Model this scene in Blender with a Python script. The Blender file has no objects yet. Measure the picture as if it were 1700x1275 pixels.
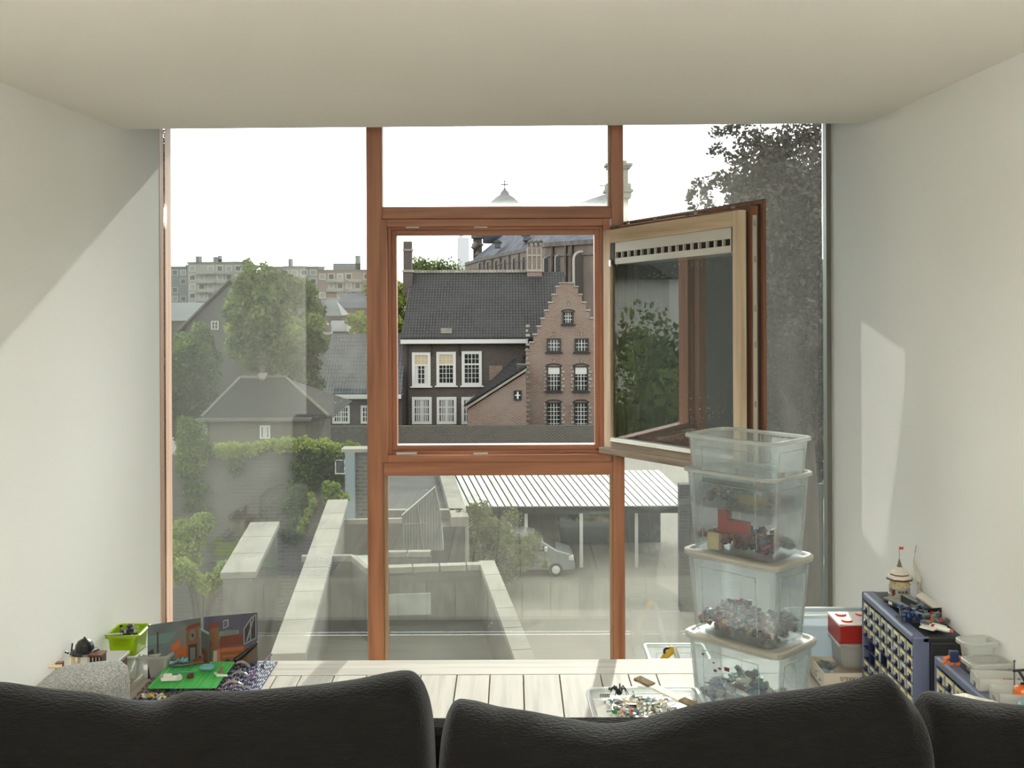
import bpy, math, random
import numpy as np
from mathutils import Matrix, Vector
R = random.Random(7)
sc = bpy.context.scene
COL = sc.collection
rad = math.radians
# ---------------------------------------------------------------- camera, sky, sun, exposure
F, CX, CY, H, ROLL = 1850.0, 851.0, 466.0, 1.553, rad(0.25)
D = 5.14
cam_d = bpy.data.cameras.new('camera')
cam = bpy.data.objects.new('camera', cam_d)
COL.objects.link(cam)
cam.location = (0, 0, H)
cam.rotation_euler = (rad(90), ROLL, 0)
cam_d.sensor_width = 36.0
cam_d.lens = 36.0 * F / 1700.0
cam_d.shift_x = -1.0 / 1700.0
cam_d.shift_y = -171.5 / 1700.0
cam_d.clip_start = 0.05
cam_d.clip_end = 3000
sc.camera = cam

world = bpy.data.worlds.new('sky')
sc.world = world
world.use_nodes = True
wn, wl = world.node_tree.nodes, world.node_tree.links
wbg = wn['Background']
tc = wn.new('ShaderNodeTexCoord')
nz = wn.new('ShaderNodeTexNoise'); nz.inputs['Scale'].default_value = 2.2; nz.inputs['Detail'].default_value = 5
mp = wn.new('ShaderNodeMapping'); mp.inputs['Scale'].default_value = (1, 1, 3)
cr = wn.new('ShaderNodeValToRGB')
cr.color_ramp.elements[0].position = 0.30; cr.color_ramp.elements[0].color = (0.845, 0.885, 0.885, 1)
cr.color_ramp.elements[1].position = 0.62; cr.color_ramp.elements[1].color = (0.925, 0.935, 0.925, 1)
wl.new(tc.outputs['Generated'], mp.inputs['Vector']); wl.new(mp.outputs[0], nz.inputs['Vector'])
wl.new(nz.outputs[0], cr.inputs[0]); wl.new(cr.outputs[0], wbg.inputs[0])
wbg.inputs['Strength'].default_value = 2.4

SAZ, SEL = math.atan(295 / F), math.atan(0.4626 * math.cos(math.atan(295 / F)))
sun_d = bpy.data.lights.new('sun', 'SUN')
sun_d.energy = 1.6
sun_d.color = (1.0, 0.95, 0.89)
sun_d.angle = rad(0.6)
sun = bpy.data.objects.new('sun', sun_d)
COL.objects.link(sun)
sdir = Vector((math.sin(SAZ) * math.cos(SEL), math.cos(SAZ) * math.cos(SEL), math.sin(SEL)))
sun.rotation_euler = sdir.to_track_quat('Z', 'Y').to_euler()

# added upward fill light, unseen behind the camera, brightens ceiling and walls
ul_d = bpy.data.lights.new('added_room_fill', 'AREA')
ul_d.shape = 'RECTANGLE'; ul_d.size = 1.8; ul_d.size_y = 3.4
ul_d.energy = 180; ul_d.color = (1.0, 0.96, 0.90)
ul = bpy.data.objects.new('added_room_fill', ul_d); COL.objects.link(ul)
ul.location = (-0.1, -0.9, 1.75); ul.rotation_euler = (rad(180), 0, 0)

# sunlight mirrored by the opened casement's glass onto the right wall (the lamp fills the pane and shines along the mirrored sun ray)
rf_d = bpy.data.lights.new('casement_sun_reflection', 'AREA')
rf_d.shape = 'RECTANGLE'; rf_d.size = 0.47; rf_d.size_y = 0.82; rf_d.spread = rad(2.0)
rf_d.energy = 0.085; rf_d.color = (1.0, 0.96, 0.90)
rf_o = bpy.data.objects.new('casement_sun_reflection', rf_d); COL.objects.link(rf_o)
rdir = Vector((0.917, -0.429, -0.462)).normalized()
rf_o.location = Vector((0.648, 4.709, 1.235)) + Vector((0.883, 0.469, 0)) * 0.13
rf_o.rotation_euler = (-rdir).to_track_quat('Z', 'Y').to_euler()

vs = sc.view_settings
vs.view_transform = 'Standard'; vs.look = 'None'; vs.exposure = 1.27; vs.gamma = 1.0
vs.use_curve_mapping = False
cy = sc.cycles
cy.max_bounces = 14; cy.diffuse_bounces = 6; cy.glossy_bounces = 5; cy.transparent_max_bounces = 40
cy.transmission_bounces = 6
cy.caustics_reflective = False; cy.caustics_refractive = False
cy.use_denoising = True
cy.sample_clamp_indirect = 6

# ---------------------------------------------------------------- helpers
def W(px, py, Y):
    """point seen at photograph pixel (px, py) at depth Y"""
    c, s = math.cos(ROLL), math.sin(ROLL)
    dx, dy = px - CX, py - CY
    x0, y0 = dx * c - dy * s, dx * s + dy * c
    return Vector((x0 / F * Y, Y, H - y0 / F * Y))
def WX(px, Y, py=466): return W(px, py, Y).x
def WZ(py, Y, px=851): return W(px, py, Y).z

OUTK = 1.0
def lin(c):
    o = []
    for v in c[:3]:
        v /= 255.0
        o.append(v / 12.92 if v <= 0.04045 else ((v + 0.055) / 1.055) ** 2.4)
    return (o[0] * OUTK, o[1] * OUTK, o[2] * OUTK, 1)

MATS = {}
def mat(name, col, rough=0.6, col2=None, nscale=(5, 5, 5), lo=0.35, hi=0.65, detail=4, bump=0, bscale=None,
        metal=0, spec=0.5, objrand=0, coat=0):
    if name in MATS: return MATS[name]
    m = bpy.data.materials.new(name); m.use_nodes = True
    n, l = m.node_tree.nodes, m.node_tree.links
    b = n['Principled BSDF']
    b.inputs['Base Color'].default_value = lin(col)
    b.inputs['Roughness'].default_value = rough
    b.inputs['Metallic'].default_value = metal
    b.inputs['Specular IOR Level'].default_value = spec * (0.25 if OUTK < 1 else 1)
    b.inputs['Coat Weight'].default_value = coat
    m.diffuse_color = lin(col)
    out = None
    if col2 is not None or bump:
        t = n.new('ShaderNodeTexCoord'); mpn = n.new('ShaderNodeMapping')
        mpn.inputs['Scale'].default_value = nscale
        nn = n.new('ShaderNodeTexNoise'); nn.inputs['Scale'].default_value = 1.0; nn.inputs['Detail'].default_value = detail
        l.new(t.outputs['Object'], mpn.inputs[0]); l.new(mpn.outputs[0], nn.inputs['Vector'])
        if objrand:
            oi = n.new('ShaderNodeObjectInfo'); va = n.new('ShaderNodeVectorMath'); va.operation = 'SCALE'
            va.inputs[0].default_value = (1, 1, 1)
            mm = n.new('ShaderNodeMath'); mm.operation = 'MULTIPLY'; mm.inputs[1].default_value = 37.0
            l.new(oi.outputs['Random'], mm.inputs[0]); l.new(mm.outputs[0], mpn.inputs['Location'])
        if col2 is not None:
            r = n.new('ShaderNodeValToRGB')
            r.color_ramp.elements[0].position = lo; r.color_ramp.elements[0].color = lin(col)
            r.color_ramp.elements[1].position = hi; r.color_ramp.elements[1].color = lin(col2)
            l.new(nn.outputs[0], r.inputs[0]); out = r.outputs[0]
        if bump:
            bp = n.new('ShaderNodeBump'); bp.inputs['Strength'].default_value = bump; bp.inputs['Distance'].default_value = 0.01
            if bscale:
                mb = n.new('ShaderNodeMapping'); mb.inputs['Scale'].default_value = bscale
                n2 = n.new('ShaderNodeTexNoise'); n2.inputs['Scale'].default_value = 1.0; n2.inputs['Detail'].default_value = 3
                l.new(t.outputs['Object'], mb.inputs[0]); l.new(mb.outputs[0], n2.inputs['Vector']); l.new(n2.outputs[0], bp.inputs['Height'])
            else:
                l.new(nn.outputs[0], bp.inputs['Height'])
            l.new(bp.outputs[0], b.inputs['Normal'])
    if objrand:
        oi = n.new('ShaderNodeObjectInfo')
        mr = n.new('ShaderNodeMapRange'); mr.inputs[3].default_value = 1 - objrand; mr.inputs[4].default_value = 1 + objrand
        l.new(oi.outputs['Random'], mr.inputs[0])
        hsv = n.new('ShaderNodeHueSaturation'); l.new(mr.outputs[0], hsv.inputs['Value'])
        if out is None: hsv.inputs['Color'].default_value = lin(col)
        else: l.new(out, hsv.inputs['Color'])
        out = hsv.outputs[0]
    if out is not None: l.new(out, b.inputs['Base Color'])
    MATS[name] = m
    return m

def brickmat(name, c1, c2, mortar, bw, bh, msize=0.02, rough=0.85, bump=0.4, axis='xz', col3=None, zs=1.0):
    if name in MATS: return MATS[name]
    m = bpy.data.materials.new(name); m.use_nodes = True
    n, l = m.node_tree.nodes, m.node_tree.links
    b = n['Principled BSDF']; b.inputs['Roughness'].default_value = rough; b.inputs['Specular IOR Level'].default_value = 0.06
    t = n.new('ShaderNodeTexCoord'); s = n.new('ShaderNodeSeparateXYZ'); c = n.new('ShaderNodeCombineXYZ')
    ad = n.new('ShaderNodeMath'); ad.operation = 'ADD'
    l.new(t.outputs['Object'], s.inputs[0])
    if axis == 'xy':
        l.new(s.outputs[0], c.inputs[0]); l.new(s.outputs[1], c.inputs[1])
    else:
        l.new(s.outputs[0], ad.inputs[0]); l.new(s.outputs[1], ad.inputs[1] if axis == 'xz' else ad.inputs[1])
        if axis == 'roof': ad.inputs[1].default_value = 0; l.remove(ad.inputs[1].links[0])
        mz = n.new('ShaderNodeMath'); mz.operation = 'MULTIPLY'; mz.inputs[1].default_value = zs
        l.new(s.outputs[2], mz.inputs[0])
        l.new(ad.outputs[0], c.inputs[0]); l.new(mz.outputs[0], c.inputs[1])
    bt = n.new('ShaderNodeTexBrick')
    bt.inputs['Scale'].default_value = 1.0
    bt.inputs['Color1'].default_value = lin(c1); bt.inputs['Color2'].default_value = lin(c2); bt.inputs['Mortar'].default_value = lin(mortar)
    bt.inputs['Brick Width'].default_value = bw; bt.inputs['Row Height'].default_value = bh
    bt.inputs['Mortar Size'].default_value = msize; bt.inputs['Mortar Smooth'].default_value = 0.3
    bt.inputs['Bias'].default_value = 0.0
    if axis == 'roof': bt.offset = 0.0
    l.new(c.outputs[0], bt.inputs['Vector'])
    nn = n.new('ShaderNodeTexNoise'); nn.inputs['Scale'].default_value = 0.5; nn.inputs['Detail'].default_value = 6
    l.new(t.outputs['Object'], nn.inputs['Vector'])
    mx = n.new('ShaderNodeMix'); mx.data_type = 'RGBA'
    rr = n.new('ShaderNodeValToRGB'); rr.color_ramp.elements[0].position = 0.4; rr.color_ramp.elements[1].position = 0.75
    rr.color_ramp.elements[1].color = (0.8, 0.8, 0.8, 1)
    l.new(nn.outputs[0], rr.inputs[0]); l.new(rr.outputs[0], mx.inputs[0])
    l.new(bt.outputs[0], mx.inputs[6]); mx.inputs[7].default_value = lin(col3 or mortar)
    l.new(mx.outputs[2], b.inputs['Base Color'])
    bp = n.new('ShaderNodeBump'); bp.inputs['Strength'].default_value = bump; bp.inputs['Distance'].default_value = 0.03; bp.invert = True
    l.new(bt.outputs[1], bp.inputs['Height']); l.new(bp.outputs[0], b.inputs['Normal'])
    m.diffuse_color = lin(c1)
    MATS[name] = m
    return m

def glassmat(name, r0=0.13, tint=(0.95, 0.98, 0.96), rough=0.0, dirt=0.0):
    if name in MATS: return MATS[name]
    m = bpy.data.materials.new(name); m.use_nodes = True
    n, l = m.node_tree.nodes, m.node_tree.links
    n.remove(n['Principled BSDF']); o = n['Material Output']
    tr = n.new('ShaderNodeBsdfTransparent'); tr.inputs[0].default_value = (*tint, 1)
    gl = n.new('ShaderNodeBsdfGlossy'); gl.inputs['Roughness'].default_value = rough; gl.inputs[0].default_value = (0.97, 1, 0.98, 1)
    lw = n.new('ShaderNodeFresnel'); lw.inputs['IOR'].default_value = 1.45
    mr = n.new('ShaderNodeMapRange'); mr.inputs[1].default_value = 0.034; mr.inputs[2].default_value = 1
    mr.inputs[3].default_value = r0; mr.inputs[4].default_value = 1
    mx = n.new('ShaderNodeMixShader')
    geo = n.new('ShaderNodeNewGeometry'); 
    l.new(lw.outputs[0], mr.inputs[0]); l.new(mr.outputs[0], mx.inputs[0]); l.new(tr.outputs[0], mx.inputs[1]); l.new(gl.outputs[0], mx.inputs[2])
    last = mx.outputs[0]
    if dirt:
        # dried rain spots and dust specks on the pane
        t = n.new('ShaderNodeTexCoord')
        vo = n.new('ShaderNodeTexVoronoi'); vo.inputs['Scale'].default_value = 38; vo.inputs['Randomness'].default_value = 1
        cmp_ = n.new('ShaderNodeMath'); cmp_.operation = 'LESS_THAN'; cmp_.inputs[1].default_value = 0.075
        nn = n.new('ShaderNodeTexNoise'); nn.inputs['Scale'].default_value = 3.0
        gt = n.new('ShaderNodeMapRange'); gt.inputs[1].default_value = 0.48; gt.inputs[2].default_value = 0.62; gt.inputs[4].default_value = 1
        ml = n.new('ShaderNodeMath'); ml.operation = 'MULTIPLY'
        ml2 = n.new('ShaderNodeMath'); ml2.operation = 'MULTIPLY_ADD'; ml2.inputs[1].default_value = dirt; ml2.inputs[2].default_value = 0.012
        df = n.new('ShaderNodeBsdfTranslucent'); df.inputs[0].default_value = (0.8, 0.8, 0.76, 1)
        mx2 = n.new('ShaderNodeMixShader')
        l.new(t.outputs['Object'], vo.inputs['Vector']); l.new(t.outputs['Object'], nn.inputs['Vector'])
        l.new(vo.outputs['Distance'], cmp_.inputs[0]); l.new(nn.outputs[0], gt.inputs[0])
        l.new(cmp_.outputs[0], ml.inputs[0]); l.new(gt.outputs[0], ml.inputs[1]); l.new(ml.outputs[0], ml2.inputs[0])
        l.new(ml2.outputs[0], mx2.inputs[0]); l.new(last, mx2.inputs[1]); l.new(df.outputs[0], mx2.inputs[2])
        last = mx2.outputs[0]
    l.new(last, o.inputs['Surface'])
    MATS[name] = m
    return m

def plasticmat(name, col, thru=0.55, transl=0.6, gloss=0.08, tint=None, rough=0.15):
    """frosted or clear thin plastic: see-through + translucent + sheen"""
    if name in MATS: return MATS[name]
    m = bpy.data.materials.new(name); m.use_nodes = True
    n, l = m.node_tree.nodes, m.node_tree.links
    n.remove(n['Principled BSDF']); o = n['Material Output']
    tr = n.new('ShaderNodeBsdfTransparent'); tr.inputs[0].default_value = lin(tint or (245, 250, 250))
    tl = n.new('ShaderNodeBsdfTranslucent'); tl.inputs[0].default_value = lin(col)
    df = n.new('ShaderNodeBsdfDiffuse'); df.inputs[0].default_value = lin(col)
    gl = n.new('ShaderNodeBsdfGlossy'); gl.inputs['Roughness'].default_value = rough
    a = n.new('ShaderNodeMixShader'); a.inputs[0].default_value = transl; l.new(df.outputs[0], a.inputs[1]); l.new(tl.outputs[0], a.inputs[2])
    b = n.new('ShaderNodeMixShader'); b.inputs[0].default_value = thru; l.new(a.outputs[0], b.inputs[1]); l.new(tr.outputs[0], b.inputs[2])
    c = n.new('ShaderNodeMixShader'); lw = n.new('ShaderNodeLayerWeight'); lw.inputs[0].default_value = 0.25
    mr = n.new('ShaderNodeMapRange'); mr.inputs[3].default_value = gloss; mr.inputs[4].default_value = 0.6
    l.new(lw.outputs['Fresnel'], mr.inputs[0]); l.new(mr.outputs[0], c.inputs[0])
    l.new(b.outputs[0], c.inputs[1]); l.new(gl.outputs[0], c.inputs[2])
    l.new(c.outputs[0], o.inputs['Surface'])
    m.diffuse_color = lin(col)
    MATS[name] = m
    return m

def leafmat(name, c1, c2, transl=0.45, scale=0.6):
    if name in MATS: return MATS[name]
    m = bpy.data.materials.new(name); m.use_nodes = True
    n, l = m.node_tree.nodes, m.node_tree.links
    n.remove(n['Principled BSDF']); o = n['Material Output']
    t = n.new('ShaderNodeTexCoord'); nn = n.new('ShaderNodeTexNoise'); nn.inputs['Scale'].default_value = scale; nn.inputs['Detail'].default_value = 5
    r = n.new('ShaderNodeValToRGB'); r.color_ramp.elements[0].position = 0.35; r.color_ramp.elements[1].position = 0.65
    r.color_ramp.elements[0].color = lin(c1); r.color_ramp.elements[1].color = lin(c2)
    l.new(t.outputs['Object'], nn.inputs['Vector']); l.new(nn.outputs[0], r.inputs[0])
    df = n.new('ShaderNodeBsdfDiffuse'); tl = n.new('ShaderNodeBsdfTranslucent'); gl = n.new('ShaderNodeBsdfGlossy'); gl.inputs['Roughness'].default_value = 0.45
    l.new(r.outputs[0], df.inputs[0]); l.new(r.outputs[0], tl.inputs[0])
    a = n.new('ShaderNodeMixShader'); a.inputs[0].default_value = transl; l.new(df.outputs[0], a.inputs[1]); l.new(tl.outputs[0], a.inputs[2])
    b = n.new('ShaderNodeMixShader'); b.inputs[0].default_value = 0.015; l.new(a.outputs[0], b.inputs[1]); l.new(gl.outputs[0], b.inputs[2])
    l.new(b.outputs[0], o.inputs['Surface'])
    m.diffuse_color = lin(c1)
    MATS[name] = m
    return m

def tag(o, label=None, cat=None, group=None, kind=None):
    if label: o['label'] = label
    if cat: o['category'] = cat
    if group: o['group'] = group
    if kind: o['kind'] = kind
    return o
def empty(name, loc=(0, 0, 0), label=None, cat=None, group=None, rz=0, kind=None):
    o = bpy.data.objects.new(name, None); COL.objects.link(o)
    o.location = loc; o.rotation_euler = (0, 0, rz); o.empty_display_size = 0.05
    return tag(o, label, cat, group, kind)

class MB:
    def __init__(s): s.v = []; s.f = []; s.M = Matrix(); s.mi = []; s.k = 0
    def at(s, loc=(0, 0, 0), rz=0, rx=0, ry=0):
        s.M = Matrix.Translation(loc) @ Matrix.Rotation(rz, 4, 'Z') @ Matrix.Rotation(ry, 4, 'Y') @ Matrix.Rotation(rx, 4, 'X'); return s
    def m(s, k): s.k = k; return s
    def add(s, vs, fs):
        b = len(s.v); M = s.M
        s.v += [tuple(M @ Vector(p)) for p in vs]
        s.f += [tuple(i + b for i in f) for f in fs]; s.mi += [s.k] * len(fs)
        return s
    def box(s, x0, x1, y0, y1, z0, z1):
        return s.add([(x0, y0, z0), (x1, y0, z0), (x1, y1, z0), (x0, y1, z0), (x0, y0, z1), (x1, y0, z1), (x1, y1, z1), (x0, y1, z1)],
                     [(0, 3, 2, 1), (4, 5, 6, 7), (0, 1, 5, 4), (1, 2, 6, 5), (2, 3, 7, 6), (3, 0, 4, 7)])
    def cbox(s, c, sz): return s.box(c[0] - sz[0] / 2, c[0] + sz[0] / 2, c[1] - sz[1] / 2, c[1] + sz[1] / 2, c[2] - sz[2] / 2, c[2] + sz[2] / 2)
    def hexa(s, a, b):
        """two quads of 4 points joined"""
        return s.add(list(a) + list(b), [(0, 3, 2, 1), (4, 5, 6, 7), (0, 1, 5, 4), (1, 2, 6, 5), (2, 3, 7, 6), (3, 0, 4, 7)])
    def prism(s, poly, y0, y1, axis='y'):
        n = len(poly)
        if axis == 'y': a = [(p[0], y0, p[1]) for p in poly]; b = [(p[0], y1, p[1]) for p in poly]
        elif axis == 'x': a = [(y0, p[0], p[1]) for p in poly]; b = [(y1, p[0], p[1]) for p in poly]
        else: a = [(p[0], p[1], y0) for p in poly]; b = [(p[0], p[1], y1) for p in poly]
        return s.add(a + b, [tuple(range(n)), tuple(range(2 * n - 1, n - 1, -1))] + [(i, i + n, (i + 1) % n + n, (i + 1) % n) for i in range(n)])
    def loft(s, rings, cap=True, closed=True):
        n = len(rings[0]); vs = [p for r in rings for p in r]; fs = []
        for j in range(len(rings) - 1):
            for i in range(n if closed else n - 1):
                i2 = (i + 1) % n
                fs.append((j * n + i, j * n + i2, (j + 1) * n + i2, (j + 1) * n + i))
        if cap: fs.append(tuple(range(n - 1, -1, -1))); fs.append(tuple((len(rings) - 1) * n + i for i in range(n)))
        return s.add(vs, fs)
    def lathe(s, prof, n=16, c=(0, 0, 0), cap=True):
        return s.loft([[(c[0] + r * math.cos(2 * math.pi * i / n), c[1] + r * math.sin(2 * math.pi * i / n), c[2] + z) for i in range(n)] for r, z in prof], cap)
    def tube(s, pts, r, n=8):
        pts = [Vector(p) for p in pts]; rings = []
        for i, p in enumerate(pts):
            t = (pts[min(i + 1, len(pts) - 1)] - pts[max(i - 1, 0)]).normalized()
            u = t.cross(Vector((0, 0, 1)))
            if u.length < 0.05: u = t.cross(Vector((1, 0, 0)))
            u.normalize(); w = t.cross(u)
            rr = r[i] if isinstance(r, (list, tuple)) else r
            rings.append([tuple(p + (u * math.cos(2 * math.pi * k / n) + w * math.sin(2 * math.pi * k / n)) * rr) for k in range(n)])
        return s.loft(rings)
    def ball(s, c, r, n=12, m=8, sz=1.0):
        return s.lathe([(max(r * math.sin(math.pi * j / m), 1e-4), -r * sz * math.cos(math.pi * j / m)) for j in range(m + 1)], n, c)
    def frame(s, x0, x1, z0, z1, w, y0, y1, wb=None, wt=None, wr=None):
        """rectangular ring in the xz plane"""
        wb = w if wb is None else wb; wt = w if wt is None else wt; wr = w if wr is None else wr
        s.box(x0, x0 + w, y0, y1, z0, z1); s.box(x1 - wr, x1, y0, y1, z0, z1)
        s.box(x0 + w, x1 - wr, y0, y1, z0, z0 + wb); s.box(x0 + w, x1 - wr, y0, y1, z1 - wt, z1); return s
    def build(s, name, mats, parent=None, smooth=False, bevel=0, label=None, cat=None, group=None, kind=None, loc=None, rz=0, seg=2):
        me = bpy.data.meshes.new(name)
        me.from_pydata(s.v, [], s.f)
        if not isinstance(mats, (list, tuple)): mats = [mats]
        for m_ in mats: me.materials.append(m_)
        if len(mats) > 1: me.polygons.foreach_set('material_index', s.mi)
        if smooth: me.polygons.foreach_set('use_smooth', [True] * len(me.polygons))
        me.update()
        o = bpy.data.objects.new(name, me); COL.objects.link(o)
        if parent: o.parent = parent
        if loc is not None: o.location = loc
        if rz: o.rotation_euler = (0, 0, rz)
        if bevel:
            b = o.modifiers.new('b', 'BEVEL'); b.width = bevel; b.segments = seg; b.limit_method = 'ANGLE'; b.angle_limit = rad(40)
        return tag(o, label, cat, group, kind)
def copyto(o, parent, loc=None, rz=None, m=None):
    c = o.copy(); COL.objects.link(c); c.parent = parent
    if loc is not None: c.location = loc
    if rz is not None: c.rotation_euler = (0, 0, rz)
    return c
def copytree(root, loc, rz=None, label=None, group=None):
    r = root.copy(); COL.objects.link(r); r.location = loc
    if rz is not None: r.rotation_euler = (0, 0, rz)
    if label: r['label'] = label
    if group: r['group'] = group
    for ch in list(root.children):
        c = ch.copy(); COL.objects.link(c); c.parent = r
        for g in ch.children:
            d = g.copy(); COL.objects.link(d); d.parent = c
    return r

# ---------------------------------------------------------------- materials of the room
M_plaster = mat('plaster_white', (238, 239, 236), 0.9, (235, 236, 232), (0.8, 0.8, 0.8), bump=0.03, bscale=(60, 60, 60), spec=0.2)
M_ceil = mat('ceiling_white', (243, 242, 236), 0.9, (240, 239, 232), (0.6, 0.6, 0.6), spec=0.2)
M_plank = mat('whitewashed_oak', (176, 170, 158), 0.6, (146, 139, 127), (26, 1.3, 8), lo=0.45, hi=0.78, detail=7, bump=0.12, objrand=0.06, spec=0.3)
M_woodv = mat('hardwood_upright', (178, 122, 90), 0.42, (146, 94, 66), (32, 32, 1.6), lo=0.4, hi=0.7, detail=6, bump=0.05)
M_woodh = mat('hardwood_rail', (178, 122, 90), 0.42, (146, 94, 66), (1.6, 32, 32), lo=0.4, hi=0.7, detail=6, bump=0.05)
M_palev = mat('weathered_wood_upright', (206, 188, 162), 0.75, (178, 156, 130), (34, 34, 2), lo=0.4, hi=0.7, detail=6, bump=0.1)
M_paleh = mat('weathered_wood_rail', (206, 186, 158), 0.75, (178, 154, 126), (2, 2, 34), lo=0.4, hi=0.7, detail=6, bump=0.1)
M_gasket = mat('dark_gasket', (48, 50, 46), 0.6)
M_steel = mat('steel', (176, 174, 164), 0.35, metal=0.8)
M_alu = mat('pale_metal', (190, 188, 176), 0.45, metal=0.3)
M_glass = glassmat('window_glass', 0.10, dirt=0.25)
M_dark = mat('dark_slot', (30, 28, 25), 0.8)
# ================================================================ ROOM SHELL
XL, XR = -586 / 360.0, 529 / 360.0
YF, YC = 1.553 * F / 629, 4.65       # floor edge, ceiling edge
ZC0, ZC1 = WZ(213.5, YC, 205), WZ(206.5, YC, 1437)
ZP = 2.62
MB().box(XL - 0.3, XL, 1.63, D, -1.2, ZP).build('wall_left', M_plaster, kind='structure')
MB().box(XR, XR + 0.3, 1.63, D + 0.02, -1.2, ZP).build('wall_right', M_plaster, kind='structure')
M_rear_dim = mat('wall_rear_dimmed', (92, 86, 78), .9)  # rear walls coloured dark: the dimness deep in the room is painted in
MB().box(XL - 0.3, XL, -3.2, 1.63, -1.2, ZP).build('wall_left_rear', M_rear_dim, kind='structure')
MB().box(XR, XR + 0.3, -3.2, 1.63, -1.2, ZP).build('wall_right_rear', M_rear_dim, kind='structure')
MB().box(XL - 0.3, XR + 0.3, -3.4, -3.2, -1.2, ZP).build('wall_back', mat('wall_rear_dimmed', (92, 86, 78), .9), kind='structure')
MB().hexa([(XL - .1, -3.2, ZC0), (XR + .1, -3.2, ZC1), (XR + .1, YC, ZC1 + .004), (XL - .1, YC, ZC0 - .004)],
          [(XL - .1, -3.2, ZP + .2), (XR + .1, -3.2, ZP + .2), (XR + .1, YC, ZP + .2), (XL - .1, YC, ZP + .2)]).build('ceiling', M_ceil, bevel=0.006, kind='structure')
# exterior head of the opening, a deep overhang above the glass
MB().box(XL - 3, XR + 3, D - 0.02, 5.823, 2.40, 3.2).build('trim_1', mat('grey_render', (150, 146, 138), 0.9), kind='structure')
MB().box(XL - .05, XR + .05, YC - .1, D + .1, ZP, ZP + .1).build('trim_2', M_plaster, kind='structure')
# exterior facade beside the opening
MB().box(XL - 3, XL - 0.06, D + 0.0, D + 0.17, -9, 2.40).build('trim_3', MATS['grey_render'], kind='structure')
MB().box(XR + 0.02, XR + 3, D + 0.0, D + 0.17, -9, 2.40).build('trim_4', MATS['grey_render'], kind='structure')
MB().box(XL - 3, XR + 3, D - 0.02, D + 0.17, -9, -0.62).build('trim_5', MATS['grey_render'], kind='structure')

# floor: root slab, planks as pieces
fl = MB().box(XL, XR, -3.2, YF - 0.03, -0.30, -0.024).build('floor', mat('floor_joint', (70, 62, 50), 0.9), kind='structure')
y1 = 4.395
jx = [456.7, 498, 552.7, 606.3, 651.5, 696.7, 756.1, 810.7, 866, 925.8, 993.6]
xs = [(p - CX) / F * y1 for p in jx]
while xs[0] > XL + 0.17: xs.insert(0, xs[0] - R.choice([.11, .13, .15, .16]))
while xs[-1] < XR - 0.17: xs.append(xs[-1] + R.choice([.11, .13, .15, .16]))
xs = [XL + .001] + xs + [XR - .001]
G = 0.0018
for i in range(len(xs) - 1):
    w = xs[i + 1] - xs[i] - G * 2
    for (ya, yb) in ((1.2, y1 - G), (-3.2, 1.2 - G)):
        MB().box(-w / 2, w / 2, 0, yb - ya, -0.024, 0).build('plank', M_plank, fl, bevel=0.0016, seg=1, loc=(xs[i] + G + w / 2, ya, R.uniform(-.0006, .0004)))
# cross board along the edge
e = MB().box(0, YF - y1 - G, -XR + .001, -XL - .001, -0.024, 0).build('plank', M_plank, fl, bevel=0.002, seg=1, loc=(0, y1 + G, 0)); e.rotation_euler = (0, 0, rad(90)); e.location = (0, y1 + G, 0)
e.data.transform(Matrix.Identity(4))
for v in e.data.vertices: pass
# the fascia boards under the floor edge
fx = XL
while fx < XR - 0.02:
    w = R.choice([.15, .16, .17, .18]); w = min(w, XR - fx)
    MB().box(fx + .0015, fx + w - .0015, YF - .03, YF - .006, -.215, -.025).build('fascia_board', M_plank, fl)
    fx += w
# low seat between the floor edge and the glass
MB().box(XL, XR, YF - .05, D + .02, -.36, -.31).build('trim_6', mat('ledge_oak', (206, 196, 176), 0.5, (176, 164, 142), (1.3, 26, 8), detail=6), kind='structure')
for i in range(4):
    pass

# ================================================================ WINDOW
def strip(px0, px1, py0, py1, ya, yb, name, m, parent, Y=D, bevel=0.003):
    """frame member whose room face is at depth Y, corners from its four edges"""
    a = [W(px0[0], py0, Y), W(px1[0], py0, Y), W(px1[1], py1, Y), W(px0[1], py1, Y)]
    va = [(p.x, ya, p.z) for p in a]; vb = [(p.x, yb, p.z) for p in a]
    return MB().hexa(va, vb).build(name, m, parent, bevel=bevel)
win = empty('window_1', (0, 0, 0), kind='structure')
zt, zb = ZP, -0.6
def upright(pa, pb, name, m, pt, ya=D, yb=D + .1):
    """pa/pb: pixel x of the two edges at row pt"""
    x0, x1 = W(pa, pt, D).x, W(pb, pt, D).x
    return MB().box(x0, x1, ya, yb, zb, zt).build(name, m, win, bevel=.003)
MB().box(XL - .06, XL + .0015, D + .001, D + .17, zb, zt).build('jamb', mat('jamb_wood_sunlit', (214, 170, 142), .5, (186, 138, 110), (40, 40, 1.6), detail=6), win)  # lighter than the frame wood: sunlight on the jamb put into its colour
upright(607.5, 634, 'mullion', M_woodv, 215)
upright(1015, 1034.5, 'mullion', M_woodv, 215)
MB().box(W(1371, 215, D).x, XR + .01, D + .0, D + .06, zb, zt).build('steel_channel', mat('channel_grey', (120, 122, 116), .5, metal=.3), win, bevel=.002)
xm1, xm2 = W(634, 215, D).x, W(1015, 215, D).x
def rail(py0, py1, name='transom', ya=D + .002, yb=D + .1, xa=None, xb=None, m=None):
    z1, z0 = WZ(py0, D, 820), WZ(py1, D, 820)
    return MB().box(xm1 if xa is None else xa, xm2 if xb is None else xb, ya, yb, z0, z1).build(name, m or M_woodh, win, bevel=.003)
rail(342.5, 363)
rail(767.5, 789.5)
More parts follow.
